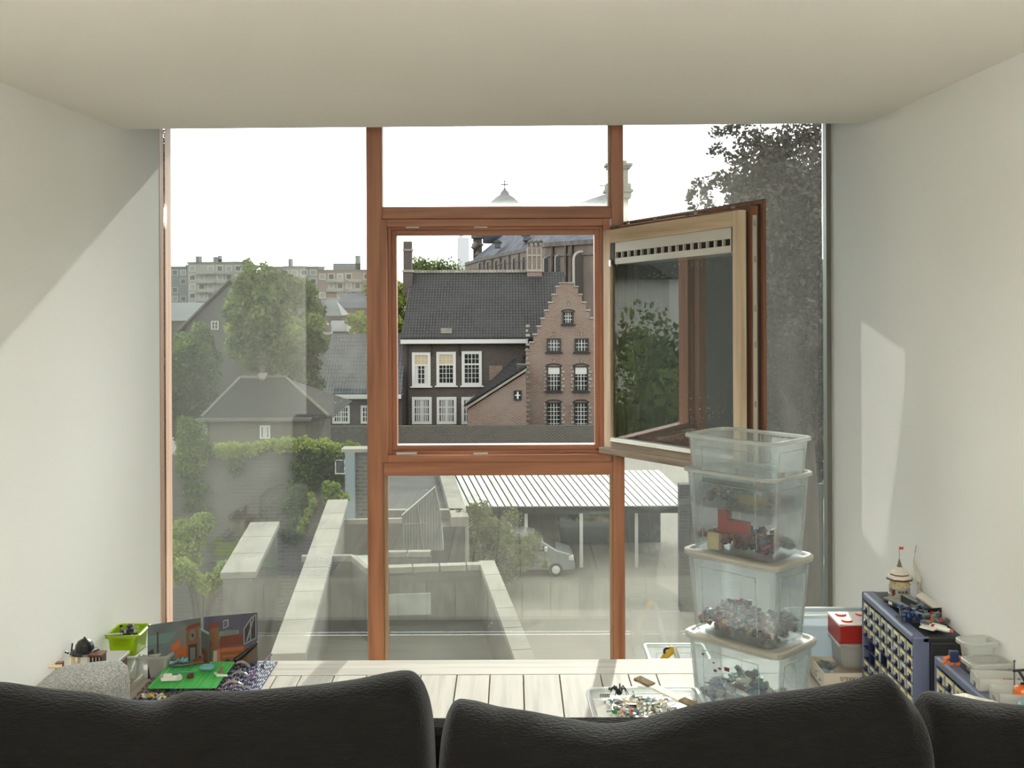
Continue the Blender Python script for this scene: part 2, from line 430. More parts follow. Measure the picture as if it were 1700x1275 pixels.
# fixed frame of the opening light, three stepped rebates
def ringp(x0, x1, y0, y1, w, ya, yb, name, mv=M_woodv):
    z1, z0 = WZ(y0, D, 820), WZ(y1, D, 820); a, b = W(x0, 560, D).x, W(x1, 560, D).x; w = w / 360.0
    p = MB().box(a, a + w, ya, yb, z0, z1).box(b - w, b, ya, yb, z0, z1).build(name, M_woodv, win, bevel=.002)
    q = MB().box(a + w, b - w, ya, yb, z0, z0 + w).box(a + w, b - w, ya, yb, z1 - w, z1).build(name, M_woodh, win, bevel=.002)
ringp(631, 1014, 363.5, 767, 12, D - .004, D + .1, 'frame_stile')
ringp(643, 1002, 375.5, 755, 5.5, D + .03, D + .1, 'rebate_strip')
ringp(648.5, 997, 381, 749.5, 8.5, D + .045, D + .1, 'inner_stile')
# steel keeps in the rebate
for (px, py, w) in ((685, 377, 22), (798, 376.5, 22), (675, 753, 34), (798, 753.5, 24)):
    p = W(px, py, D + .015)
    MB().box(p.x - w / 720, p.x + w / 720, D + .004, D + .03, p.z - .005, p.z + .004).build('keep', M_alu, win, bevel=.001)
def pane(x0, x1, z0, z1, name='pane', yy=D + .05):
    # two glass faces of one insulating unit
    return MB().box(x0 + .001, x1 - .001, yy, yy + .024, z0, z1).build(name, M_glass, win)
zt1, zt0 = zt, WZ(342.5, D, 820)
pane(XL + .002, W(607.5, 215, D).x, zb, zt)
pane(W(1034.5, 215, D).x, W(1372, 215, D).x, zb, zt)
pane(xm1, xm2, zt0, zt)
pane(xm1, xm2, zb, WZ(789.5, D, 820))
# slim pale glazing beads on the inside of the fixed panes
M_bead = mat('glazing_bead', (186, 158, 128), 0.6, (160, 130, 100), (30, 30, 2))
for (xa, xb, za, zc) in ((xm1, xm1 + .016, zb, WZ(789.5, D, 820)), (xm2 - .012, xm2, zb, WZ(789.5, D, 820)), (xm2 - .014, xm2, zt0, zt)):
    MB().box(xa, xb, D + .03, D + .05, za, zc).build('glazing_bead', M_bead, win, bevel=.001)

# ---------------- the opened casement, swung 118 degrees into the room
hp = W(1003, 743, D)
h1 = W(1003, 383, D)
uh = math.radians(-62)
cas = empty('casement', (hp.x, D - .005, hp.z), 'wood-framed opened window light swung in over the plastic tubs', 'window', rz=uh)
L, HT = 0.965, 360 / 360.0
SH = 0.040   # rise over the width
def shear(mb):
    mb.v = [(x, y, z + SH * x / L) for x, y, z in mb.v]; return mb
# local: x along the width, y = thickness (0 = outdoor face seen from the room), z up
def cpart(name, mb, m, bevel=.002): return shear(mb).build(name, m, cas, bevel=bevel)
SW = .042
M_flange = mat('flange_wood', (132, 84, 60), .5, (102, 62, 42), (32, 32, 1.6), lo=.4, hi=.7, detail=6)
cpart('stile', MB().box(0, .055, 0, .034, 0, HT), M_palev)
cpart('stile', MB().box(L - SW, L, 0, .034, 0, HT), M_palev)
cpart('rail', MB().box(.055, L - SW, 0, .034, HT - .062, HT), M_paleh)
cpart('rail', MB().box(.055, L - SW, 0, .034, 0, .035), mat('weathered_sill', (150, 134, 114), .8, (120, 108, 94), (3, 3, 40)))
cpart('weather_bar', MB().box(-.004, L + .004, -.028, .006, -.022, .006), MATS['weathered_sill'], .003)
cpart('drip_strip', MB().box(.06, L - SW - .002, -.006, .01, .034, .052).box(.06, L - SW - .002, -.012, -.004, .036, .040), mat('white_metal', (222, 224, 212), .4))
cpart('gasket', MB().frame(.006, L - .006, .006, HT - .006, .04, .034, .050), M_gasket, .001)
cpart('flange', MB().frame(-.012, L + .010, -.012, HT + .016, .05, .050, .084), M_flange)
cpart('gasket', MB().frame(-.008, L + .012, -.014, HT + .024, .04, .084, .096), M_gasket, .001)
cpart('flange', MB().frame(-.022, L + .026, -.026, HT + .038, .06, .096, .110), M_flange)
cpart('gasket', MB().frame(-.020, L + .022, -.026, HT + .044, .05, .110, .114), M_gasket, .001)
cpart('lock_rail', MB().box(L + .010, L + .014, .056, .074, .03, HT - .02), M_alu, 0)
cpart('lock_rail', MB().box(.03, L * .55, .056, .076, HT + .016, HT + .020), M_alu, 0)
for zz in (.25, .48, .62, .81, .95):
    cpart('lock_pin', MB().box(L + .014, L + .022, .061, .069, zz - .012, zz + .012), M_steel, .001)
for xx in (.12, .33, .62, .86):
    cpart('lock_pin', MB().box(xx - .01, xx + .01, .053, .060, HT + .018, HT + .025), M_steel, .001)
cpart('hinge', MB().box(-.03, .05, .03, .06, HT + .012, HT + .024).box(-.034, -.02, .02, .075, HT - .01, HT + .016), M_steel, .001)
cpart('hinge', MB().box(-.01, .03, .03, .06, -.04, -.028), M_steel, .001)
gp = shear(MB().box(.05, L - SW + .006, .014, .038, .04, HT - .150)).build('pane', glassmat('casement_glass', 0.18, dirt=.5), cas)
# ventilation grille under the top rail
gz1, gz0 = HT - .062, HT - .158
gx0, gx1 = .082, L - SW - .012
M_vent = mat('vent_grey', (200, 200, 192), .5)
vg = shear(MB().box(gx0, gx1, .008, .034, HT - .105, gz1).box(gx0, gx1, .008, .034, gz0 - .002, HT - .132).box(gx0, gx1, .024, .034, HT - .132, HT - .105)).build('vent_grille', M_vent, cas, bevel=.001)
n = 17
for i in range(n):
    xx = gx0 + .006 + (gx1 - gx0 - .012) * i / (n - 1)
    shear(MB().box(xx - .003, xx + .003, .007, .024, HT - .132, HT - .105)).build('grille_bar', M_vent, vg)
shear(MB().box(gx0 + .004, gx1 - .004, .020, .0245, HT - .131, HT - .106)).build('slot_back', M_dark, vg)
cpart('end_cap', MB().box(.056, gx0, .004, .034, gz0, gz1), M_gasket, .001)
cpart('end_cap', MB().box(gx1, L - SW, .004, .034, gz0, gz1), M_gasket, .001)
cpart('pull', MB().box(.052, .07, -.006, .004, gz0 - .012, gz0 + .02), M_steel, .002)
# ================================================================ OUTDOORS
ZG = H - 14.0
OUTK = 0.44     # all outdoor colours darkened to offset the strong sky and exposure
M_brick = brickmat('brick_brown', (85, 74, 65), (63, 55, 50), (100, 95, 89), .34, .12, .03, col3=(98, 92, 85))
M_brick2 = brickmat('brick_red', (131, 99, 82), (97, 75, 65), (141, 129, 118), .34, .12, .035, col3=(141, 129, 118))
M_brick3 = brickmat('brick_grey', (92, 87, 78), (68, 65, 61), (109, 107, 98), .34, .14, .045, col3=(105, 102, 95))
M_tile = brickmat('pantiles', (68, 68, 65), (59, 59, 56), (32, 32, 31), .27, .33, .04, rough=.6, bump=1.0, axis='roof', zs=1.35, col3=(61, 61, 59))
M_tile2 = brickmat('pantiles_dark', (48, 47, 44), (38, 37, 36), (21, 21, 21), .27, .33, .03, rough=.9, bump=.4, axis='xz', zs=1.3, col3=(45, 45, 43))
M_slate = mat('slate_roof', (72, 76, 82), .95, (92, 96, 104), (.3, .3, .9), detail=6, spec=.1)
M_stone = mat('pale_stone', (160, 154, 142), .85, (132, 126, 116), (.8, .8, .8), detail=6, bump=.1)
M_stoned = mat('weathered_stone', (105, 100, 92), .9, (82, 78, 72), (.7, .7, .7), detail=6, bump=.1)
M_wframe = mat('window_white', (206, 206, 198), .6)
M_wdark = mat('window_dark_frame', (52, 54, 50), .6)
M_pdark = mat('far_pane', (34, 38, 38), .12, (62, 64, 62), (.8, .8, .8), spec=.7)
M_curtain = mat('blind_cream', (196, 178, 140), .8)
M_conc = mat('concrete', (143, 138, 126), .9, (125, 120, 109), (1.2, 1.2, 1.2), detail=8, bump=.08)
M_concd = mat('concrete_grey', (109, 105, 97), .9, (95, 91, 84), (.8, .8, .8), detail=8, bump=.08)
M_gravel = mat('roof_felt', (95, 92, 85), .95, (80, 79, 73), (1.5, 1.5, 1.5), detail=8, bump=.15)
M_gutter = mat('gutter_white', (201, 201, 193), .5)

gnd = MB().box(-400, 420, 5.6, 900, ZG - 1, ZG).build('ground', mat('yard_paving', (144, 137, 126), .95, (122, 117, 106), (.12, .12, .12), detail=8), kind='structure')

def bld(name, label, cat='house', group=None): return empty(name, (0, 0, 0), label, cat, group)
def housewin(par, x0, y0, x1, y1, Y, nx, nz, frame=M_wframe, cas_w=.10, bar=M_wframe, casing=None, blind=0, thick=.038, trans=0, arch=False, panemat=None, sides=0):
    a, b = W(x0, y0, Y), W(x1, y1, Y)
    X0, X1, Z1, Z0 = a.x, b.x, a.z, b.z
    f = MB().frame(X0, X1, Z0, Z1, cas_w, Y - .14, Y + .02)
    if casing: f.box(X0 - .15, X1 + .15, Y - .2, Y, Z0 - .12, Z0)
    if arch:
        n = 8; r = (X1 - X0) / 2
        for i in range(n):
            t0, t1 = math.pi * i / n, math.pi * (i + 1) / n
            f.hexa([((X0 + X1) / 2 + math.cos(t) * q, Y - .12, Z1 + math.sin(t) * q * .35) for t, q in ((t0, r), (t0, r + .14), (t1, r + .14), (t1, r))],
                   [((X0 + X1) / 2 + math.cos(t) * q, Y, Z1 + math.sin(t) * q * .35) for t, q in ((t0, r), (t0, r + .14), (t1, r + .14), (t1, r))])
    w = f.build('sash_window', frame, par)
    MB().box(X0 + cas_w * .5, X1 - cas_w * .5, Y - .06, Y - .03, Z0 + cas_w * .5, Z1 - cas_w * .5).build('pane', panemat or M_pdark, w)
    q = MB(); ix0, ix1, iz0, iz1 = X0 + cas_w, X1 - cas_w, Z0 + cas_w, Z1 - cas_w
    for i in range(1, nx):
        xx = ix0 + (ix1 - ix0) * i / nx; t = thick * (1.7 if i * 2 == nx else 1)
        q.box(xx - t / 2, xx + t / 2, Y - .11, Y - .06, iz0, iz1)
    for j in range(1, nz):
        zz = iz0 + (iz1 - iz0) * j / nz; q.box(ix0, ix1, Y - .10, Y - .06, zz - thick / 2, zz + thick / 2)
    if trans: q.box(ix0, ix1, Y - .13, Y - .06, iz1 - (iz1 - iz0) * trans - .06, iz1 - (iz1 - iz0) * trans + .06)
    q.build('glazing_bars', bar, w)
    if blind:
        MB().box(ix0, ix1, Y - .075, Y - .062, iz1 - (iz1 - iz0) * blind, iz1).build('blind', M_curtain if blind < .5 else M_gutter, w)
    if sides:
        MB().box(ix0, ix0 + (ix1 - ix0) * .22, Y - .075, Y - .062, iz0, iz1 - (iz1 - iz0) * .35).box(ix1 - (ix1 - ix0) * .22, ix1, Y - .075, Y - .062, iz0, iz1 - (iz1 - iz0) * .35).build('curtain', M_gutter, w)
    return w

# ---------------- long brick house with the pantiled roof
Ya = 100.0
hs = bld('brick_house', 'long dark brick house with pantiled roof and six white-framed windows')
xl, xr = WX(668, Ya, 566), WX(905, Ya, 566)
ze, zr, Yr = WZ(563, Ya), WZ(455, Ya + 7), Ya + 7
MB().box(xl, xr, Ya, Ya + 14, ZG, ze).build('wall', M_brick, hs)
xrl, xrr = WX(686, Yr, 456), WX(878, Yr, 456)
rf = MB().hexa([(xl - .1, Ya - .45, ze - .05), (xr, Ya - .45, ze - .05), (xrr + 3.5, Yr, zr), (xrl, Yr, zr)],
          [(xl - .1, Ya - .45, ze + .2), (xr, Ya - .45, ze + .2), (xrr + 3.5, Yr, zr + .2), (xrl, Yr, zr + .2)]).build('roof', M_tile, hs)
MB().hexa([(xl - .1, Ya + 14.4, ze), (xr, Ya + 14.4, ze), (xrr + 3.5, Yr, zr + .1), (xrl, Yr, zr + .1)],
          [(xl - .1, Ya + 14.4, ze + .2), (xr, Ya + 14.4, ze + .2), (xrr + 3.5, Yr, zr + .2), (xrl, Yr, zr + .2)]).build('roof', M_tile, hs)
MB().add([(xl, Ya, ze), (xl, Yr, zr), (xl, Ya + 14, ze), (xl + .3, Ya, ze), (xl + .3, Yr, zr), (xl + .3, Ya + 14, ze)],
         [(0, 1, 2), (3, 5, 4), (0, 3, 4, 1), (1, 4, 5, 2), (0, 2, 5, 3)]).build('gable', M_brick, hs)
rb = MB()
n = 40
for i in range(n):
    x = xrl + (xrr - xrl) * i / n; rb.box(x, x + (xrr - xrl) / n * .86, Yr - .16, Yr + .16, zr + .15, zr + .42)
rb.build('ridge_tiles', M_stone, hs, kind='stuff')
MB().box(xl - .1, WX(876, Ya, 562), Ya - .7, Ya - .4, ze - .34, ze + .02).build('gutter', M_gutter, hs)
# chimneys
def chimney(par, x0, x1, yt, ym, yb, Y, m=M_brick, pots=0, stripes=0, d=1.0):
    a, b = WX(x0, Y, yt), WX(x1, Y, yt); w = b - a
    c = MB().box(a, b, Y, Y + d, WZ(ym, Y), WZ(yt, Y)).box(a - .05, b + .05, Y - .05, Y + d + .05, WZ(yb, Y), WZ(ym, Y)).build('chimney', m, par)
    MB().box(a - .08, b + .08, Y - .08, Y + d + .08, WZ(yt, Y) - .9, WZ(yt, Y) - .72).build('band', M_stone, c)
    MB().box(a - .12, b + .12, Y - .12, Y + d + .12, WZ(ym, Y) - .12, WZ(ym, Y) + .1).build('band', M_stone, c)
    if stripes:
        for i in range(stripes): xx = a + w * i / (stripes - 1); MB().box(xx - .07, xx + .07, Y - .1, Y - .02, WZ(ym, Y), WZ(yt, Y) - .1).build('stone_strip', M_stone, c)
    for i in range(pots):
        xx = a + w * (i + .5) / pots
        MB().tube([(xx, Y + d / 2, WZ(yt, Y)), (xx - .1, Y + d / 2, WZ(yt, Y) + .45), (xx + .25, Y + d / 2, WZ(yt, Y) + .62), (xx + .35, Y + d / 2, WZ(yt, Y) + .4)], .17).build('pot', M_stoned, c)
    return c
chimney(hs, 669.5, 683, 400, 449, 490, Yr - 1.5, d=1.2)
chimney(hs, 875.5, 898.5, 410, 449, 468, Yr - .5, pots=3, stripes=4, m=M_brick2)
# dormer hatch
p = W(741, 551, Ya)
MB().box(p.x - .5, p.x + .5, Ya + .0, Ya + .9, p.z - .3, p.z + .3).build('roof_hatch', M_stone, hs)
for i, (x0, y0, x1, y1, bl, sd) in enumerate(((684, 585, 715, 641, .38, 1), (724.5, 584, 757, 640, .34, 0), (766.5, 583, 800, 640, 0, 0))):
    housewin(hs, x0, y0, x1, y1, Ya, 4, 6, cas_w=.26, blind=bl, sides=sd, casing=1, trans=.36)
for i, (x0, y0, x1, y1) in enumerate(((684, 659, 717, 704), (725, 659, 758, 704), (766, 659, 799, 704))):
    housewin(hs, x0, y0, x1, y1, Ya, 8, 3, cas_w=.26, thick=.09)
for px in (717, 763):
    MB().box(WX(px, Ya, 600) - .05, WX(px, Ya, 600) + .05, Ya - .12, Ya, WZ(590, Ya), ze - .3).build('wall_anchor', M_wdark, hs)
MB().tube([(WX(677, Ya, 600), Ya - .15, ze - .2), (WX(677, Ya, 600), Ya - .15, ZG)], .08).build('downpipe', M_wdark, hs)
p0, p1 = W(812, 607, Ya), W(834, 632, Ya)
MB().box(p0.x, p1.x, Ya - .06, Ya, p1.z, p0.z).build('bricked_patch', M_brick2, hs)

# ---------------- stepped gable house
Yg = 96.0
gs = bld('stepped_gable_house', 'red-brown brick house with a crow-stepped gable')
xc = WX(941.5, Yg, 480)
hw = WX(1011, Yg, 590) - xc
zb0, zt0_ = WZ(590, Yg), WZ(471, Yg)
ns = 9
poly = [(xc - hw, ZG), (xc + hw, ZG), (xc + hw, zb0)]
sx = (hw - .62) / ns; sz = (zt0_ - zb0) / (ns)
right = []
for i in range(ns):
    right += [(xc + hw - sx * i, zb0 + sz * i), (xc + hw - sx * (i), zb0 + sz * (i + 1) - .0)] if False else [(xc + hw - sx * i, zb0 + sz * (i + .55)), (xc + hw - sx * (i + 1), zb0 + sz * (i + .55))]
right += [(xc + .62, zt0_)]
left = [(2 * xc - x, z) for x, z in reversed(right)]
MB().prism([(xc - hw, ZG), (xc + hw, ZG)] + right + left, Yg, Yg + .5).build('gable_wall', M_brick2, gs)
cp = MB()
for (i, (x, z)) in enumerate(right[1::2] + [right[-1]]):
    pass
for i in range(ns):
    xa, xb_, z = xc + hw - sx * (i + 1), xc + hw - sx * i, zb0 + sz * (i + .55)
    MB().box(xa - .05, xb_ + .06, Yg - .08, Yg + .58, z, z + .10).build('coping', M_stone, gs); MB().box(2 * xc - xb_ - .06, 2 * xc - xa + .05, Yg - .08, Yg + .58, z, z + .10).build('coping', M_stone, gs)
MB().box(xc - .7, xc + .7, Yg - .08, Yg + .58, zt0_, zt0_ + .12).build('coping', M_stone, gs)
zrg = zt0_ - 1.1
MB().hexa([(xc - hw + .1, Yg + .4, zb0 - .3), (xc, Yg + .4, zrg - .25), (xc, Yg + 16, zrg - .25), (xc - hw + .1, Yg + 16, zb0 - .3)],
          [(xc - hw - .3, Yg + .4, zb0 - .3), (xc, Yg + .4, zrg), (xc, Yg + 16, zrg), (xc - hw - .3, Yg + 16, zb0 - .3)]).build('roof', M_tile2, gs)
MB().hexa([(xc + hw - .1, Yg + .4, zb0 - .3), (xc, Yg + .4, zrg - .25), (xc, Yg + 16, zrg - .25), (xc + hw - .1, Yg + 16, zb0 - .3)],
          [(xc + hw + .3, Yg + .4, zb0 - .3), (xc, Yg + .4, zrg), (xc, Yg + 16, zrg), (xc + hw + .3, Yg + 16, zb0 - .3)]).build('roof', M_tile2, gs)
MB().box(xc - hw, xc + hw, Yg + .5, Yg + 16, ZG, zb0 - .3).build('wall', M_brick2, gs)
housewin(gs, 934, 517, 952, 538, Yg, 4, 3, frame=M_wdark, casing=1, arch=True)
for (x0, y0, x1, y1, nz, bl) in ((908, 562, 931, 584, 3, 0), (954, 562, 977, 584, 3, 0), (908, 608, 931, 649, 5, .3), (953, 608, 976, 649, 5, .3), (908, 668, 931, 711, 6, 0), (953, 668, 976, 711, 6, 0)):
    w = housewin(gs, x0, y0, x1, y1, Yg, 4, nz, frame=M_wdark, casing=1, arch=(y0 > 590), cas_w=.09)
    if y0 > 590:
        a, b = W(x0 + 2, y0 + 1, Yg), W(x1 - 2, y0 + 13, Yg)
        if bl: MB().box(a.x, b.x, Yg - .085, Yg - .07, b.z, a.z).build('blind', M_gutter, w)
        q = MB()
        for k in range(7):
            for (xx) in (x0 - 3, x1 + 3):
                p = W(xx + (1 if k % 2 else -1), y0 + 3 + k * 6, Yg); q.cbox((p.x, Yg - .01, p.z), (.28 if k % 2 else .16, .1, .2))
        q.build('quoins', M_stone, w, kind='stuff')
for (px, py) in ((920, 553), (965, 553), (920, 598), (965, 598), (944, 503)):
    p = W(px, py, Yg); MB().box(p.x - .04, p.x + .04, Yg - .08, Yg, p.z - .22, p.z + .22).box(p.x - .13, p.x + .13, Yg - .08, Yg, p.z + .08, p.z + .16).build('wall_anchor', M_stone, gs)
q = MB()
for k in range(26):
    zz = ZG + k * .4; xx = xc - hw
    q.box(xx, xx + (.35 if k % 2 else .2), Yg - .05, Yg, zz, zz + .2)
q.build('corner_quoins', M_stone, gs, kind='stuff')
MB().tube([(xc - hw - .1, Yg - .3, WZ(616, Yg)), (xc - hw - .1, Yg - .3, ZG)], .09).build('downpipe', M_wdark, gs)

# ---------------- lean-to outbuilding
Yl = 93.0
lt = bld('lean_to', 'low brick lean-to with a steep sloping roof against the crow-stepped house', 'outbuilding')
P = lambda x, y: (W(x, y, Yl).x, W(x, y, Yl).z)
MB().prism([(P(776, 720)[0], ZG), (P(874, 720)[0], ZG), P(873, 619), P(776, 680)], Yl, Yg).build('wall', M_brick2, lt)
a, b = P(772, 678), P(874, 615)
MB().hexa([(a[0], Yl - .25, a[1] - .1), (b[0], Yl - .25, b[1]), (b[0], Yg + 3, b[1]), (a[0], Yg + 3, a[1] - .1)],
          [(a[0], Yl - .25, a[1] + .12), (b[0], Yl - .25, b[1] + .2), (b[0], Yg + 3, b[1] + .2), (a[0], Yg + 3, a[1] + .12)]).build('verge', M_stone, lt)
MB().hexa([(a[0] - .1, Yl - .1, a[1] + .13), (b[0], Yl - .1, b[1] + .21), (b[0] - 1.0, Yg + 3.0, b[1] + .45), (a[0] + 1.0, Yg + 3.0, a[1] + .6)],
          [(a[0] - .1, Yl - .1, a[1] + .25), (b[0], Yl - .1, b[1] + .35), (b[0] - 1.0, Yg + 3.0, b[1] + .6), (a[0] + 1.0, Yg + 3.0, a[1] + .75)]).build('roof', M_tile2, lt)
housewin(lt, 853, 648, 866, 664, Yl, 2, 2, frame=M_wdark, thick=.09)
p = W(868, 606, Yl + 1)
MB().box(p.x - .5, p.x + .35, Yl + .8, Yl + 2, p.z - .45, p.z + .05).build('lead_box', M_stoned, lt)
# ---------------- garden wall
gw = MB().box(WX(545, 95, 703), WX(1100, 95, 703), 95 - 2.6, 95 - 2.2, ZG, WZ(706.5, 92.4)).build('garden_wall', M_brick3, label='low grey brick garden wall in front of the long brick house', cat='wall')
# ---------------- wing house at left
Yw = 98.0
wg = bld('wing_house', 'low slate-grey pantiled house with white gutter left of the long brick house')
a, b = WX(531, Yw, 655), WX(667, Yw, 655)
MB().box(a, b, Yw, Yw + 9, ZG, WZ(656, Yw)).build('wall', M_brick, wg)
z0, z1 = WZ(655, Yw), WZ(556, Yw + 5)
MB().hexa([(a - .3, Yw - .4, z0), (b, Yw - .4, z0), (b, Yw + 5, z1), (WX(541, Yw + 5, 556), Yw + 5, z1)],
          [(a - .3, Yw - .4, z0 + .2), (b, Yw - .4, z0 + .2), (b, Yw + 5, z1 + .2), (WX(541, Yw + 5, 556), Yw + 5, z1 + .2)]).build('roof', mat('', (0, 0, 0)) if False else brickmat('pantiles_blue', (84, 88, 90), (74, 78, 80), (48, 50, 52), .27, .4, .04, rough=.5, bump=.8, axis='roof', zs=1.2, col3=(96, 100, 100)), wg)
MB().box(a - .3, b, Yw - .7, Yw - .35, z0 - .25, z0 + .1).build('gutter', M_gutter, wg)
chimney(wg, 538, 547, 538, 552, 565, Yw + 4.6)
for (x0, x1) in ((552, 581), (599, 628), (643, 660)):
    housewin(wg, x0, 673, x1, 703, Yw, 6, 3, cas_w=.2, thick=.08)
# ---------------- far little roofs
fr = bld('slate_roof_cottage', 'small dark hipped roof in the distance beside the tall green tree')
def roofblock(par, x0, x1, xr0, xr1, ye, yr, Y, dep, m, mw=M_brick):
    a, b, ra, rb_ = WX(x0, Y, ye), WX(x1, Y, ye), WX(xr0, Y + dep, yr), WX(xr1, Y + dep, yr); z0, z1 = WZ(ye, Y), WZ(yr, Y + dep)
    MB().box(a, b, Y, Y + dep * 2, ZG, z0).build('wall', mw, par)
    MB().add([(a - .2, Y - .2, z0), (b + .2, Y - .2, z0), (b + .2, Y + 2 * dep, z0), (a - .2, Y + 2 * dep, z0), (ra, Y + dep, z1), (rb_, Y + dep, z1)],
             [(0, 1, 5, 4), (2, 3, 4, 5), (1, 2, 5), (3, 0, 4), (3, 2, 1, 0)]).build('roof', m, par)
M_sl2 = mat('slate_mid', (82, 84, 86), .6, (97, 99, 101), (.5, .5, 1), detail=6)
roofblock(fr, 521, 566, 530, 558, 523, 497, 150, 3, M_sl2)
fr2 = bld('slate_roof_house', 'pale slate gabled roof behind the little dark hipped roof')
roofblock(fr2, 562, 650, 566, 650, 510, 486, 170, 4, M_slate)
fr3 = bld('dormer_house', 'long low slate roof with a small white dormer above the pantiled wing')
roofblock(fr3, 548, 640, 550, 640, 549, 531, 125, 3, M_sl2)
p = W(586, 540, 124.5); MB().box(p.x - .7, p.x + .7, 124.5, 127, p.z - .7, p.z + .5).build('dormer', M_wframe, fr3)
MB().prism([(p.x - 1, p.z + .5), (p.x + 1, p.z + .5), (p.x, p.z + 1.2)], 124.3, 127).build('dormer_roof', M_sl2, fr3)
fr4 = bld('terrace_house', 'red brick terraced house half hidden between tree and wing')
roofblock(fr4, 505, 545, 508, 540, 560, 530, 135, 4, M_sl2, M_brick2)

# ---------------- hipped house at left, gable house behind
hh = bld('hipped_house', 'low hipped-roof house with a slim central chimney behind the ivy wall')
Yh = 72.0
a, b, z0, z1 = WX(336, Yh, 692), WX(548, Yh, 692), WZ(692, Yh), WZ(626, Yh + 5)
MB().box(a + .3, b - 1.6, Yh, Yh + 10, ZG, z0).build('wall', mat('render_beige', (120, 112, 100), .9, (104, 98, 88), (.5, .5, .5), detail=6), hh)
ra, rb_ = WX(398, Yh + 5, 626), WX(475, Yh + 5, 624)
MB().add([(a - .3, Yh - .4, z0), (b + .2, Yh - .4, z0), (b, Yh + 10, z0), (a - .3, Yh + 10, z0), (ra, Yh + 5, z1), (rb_, Yh + 5, z1)],
         [(0, 1, 5, 4), (2, 3, 4, 5), (1, 2, 5), (3, 0, 4), (3, 2, 1, 0)]).build('roof', M_tile2, hh)
MB().tube([(ra, Yh + 5, z1 + .05), (rb_, Yh + 5, z1 + .05)], .12).build('ridge_cap', M_stoned, hh)
MB().tube([(rb_, Yh + 5, z1 + .05), (b, Yh - .3, z0 + .1)], .10).build('hip_cap', M_stoned, hh)
MB().tube([(ra, Yh + 5, z1 + .05), (a, Yh - .3, z0 + .1)], .10).build('hip_cap', M_stoned, hh)
MB().box(a - .3, WX(518, Yh, 692), Yh - .55, Yh - .4, z0 - .15, z0 + .05).build('gutter', M_concd, hh)
chimney(hh, 432, 438, 605, 620, 630, Yh + 4.7, d=.4)
housewin(hh, 432, 706, 449, 728, Yh, 4, 1, cas_w=.1, thick=.07, panemat=M_concd)
MB().tube([(WX(347, Yh, 700), Yh - .2, z0 - .1), (WX(347, Yh, 700), Yh - .2, ZG)], .07).build('downpipe', M_wdark, hh)
gh = bld('gabled_house', 'tall dark gabled house with pale verge at the left, partly behind trees')
Yq = 112.0
ax, az = W(383, 467, Yq).x, W(383, 467, Yq).z
lx, lz = W(308, 540, Yq).x, W(308, 540, Yq).z
rx_, rz_ = 2 * ax - lx, lz
MB().prism([(lx, ZG), (rx_, ZG), (rx_, rz_), (ax, az - .3), (lx, lz)], Yq, Yq + 10).build('wall', mat('slate_hung', (86, 84, 80), .8, (72, 70, 68), (.3, .3, .3)), gh)
MB().hexa([(lx - .6, Yq - .4, lz - .7), (ax, Yq - .4, az), (ax, Yq + 10.4, az), (lx - .6, Yq + 10.4, lz - .7)], [(lx - .6, Yq - .4, lz - .35), (ax, Yq - .4, az + .35), (ax, Yq + 10.4, az + .35), (lx - .6, Yq + 10.4, lz - .35)]).build('roof', M_tile2, gh)
MB().hexa([(rx_ + .6, Yq - .4, rz_ - .7), (ax, Yq - .4, az), (ax, Yq + 10.4, az), (rx_ + .6, Yq + 10.4, rz_ - .7)], [(rx_ + .6, Yq - .4, rz_ - .35), (ax, Yq - .4, az + .35), (ax, Yq + 10.4, az + .35), (rx_ + .6, Yq + 10.4, rz_ - .35)]).build('roof', M_tile2, gh)
MB().tube([(lx - .6, Yq - .5, lz - .5), (ax, Yq - .5, az + .2)], .11).build('verge', M_stoned, gh)
MB().tube([(rx_ + .6, Yq - .5, rz_ - .5), (ax, Yq - .5, az + .2)], .11).build('verge', M_stoned, gh)
housewin(gh, 351, 533, 363, 547, Yq, 2, 2, cas_w=.08)
lr = bld('brick_terrace', 'dark brick terrace with low roofs at the far left edge', 'house')
roofblock(lr, 262, 345, 268, 340, 530, 500, 130, 5, M_sl2)

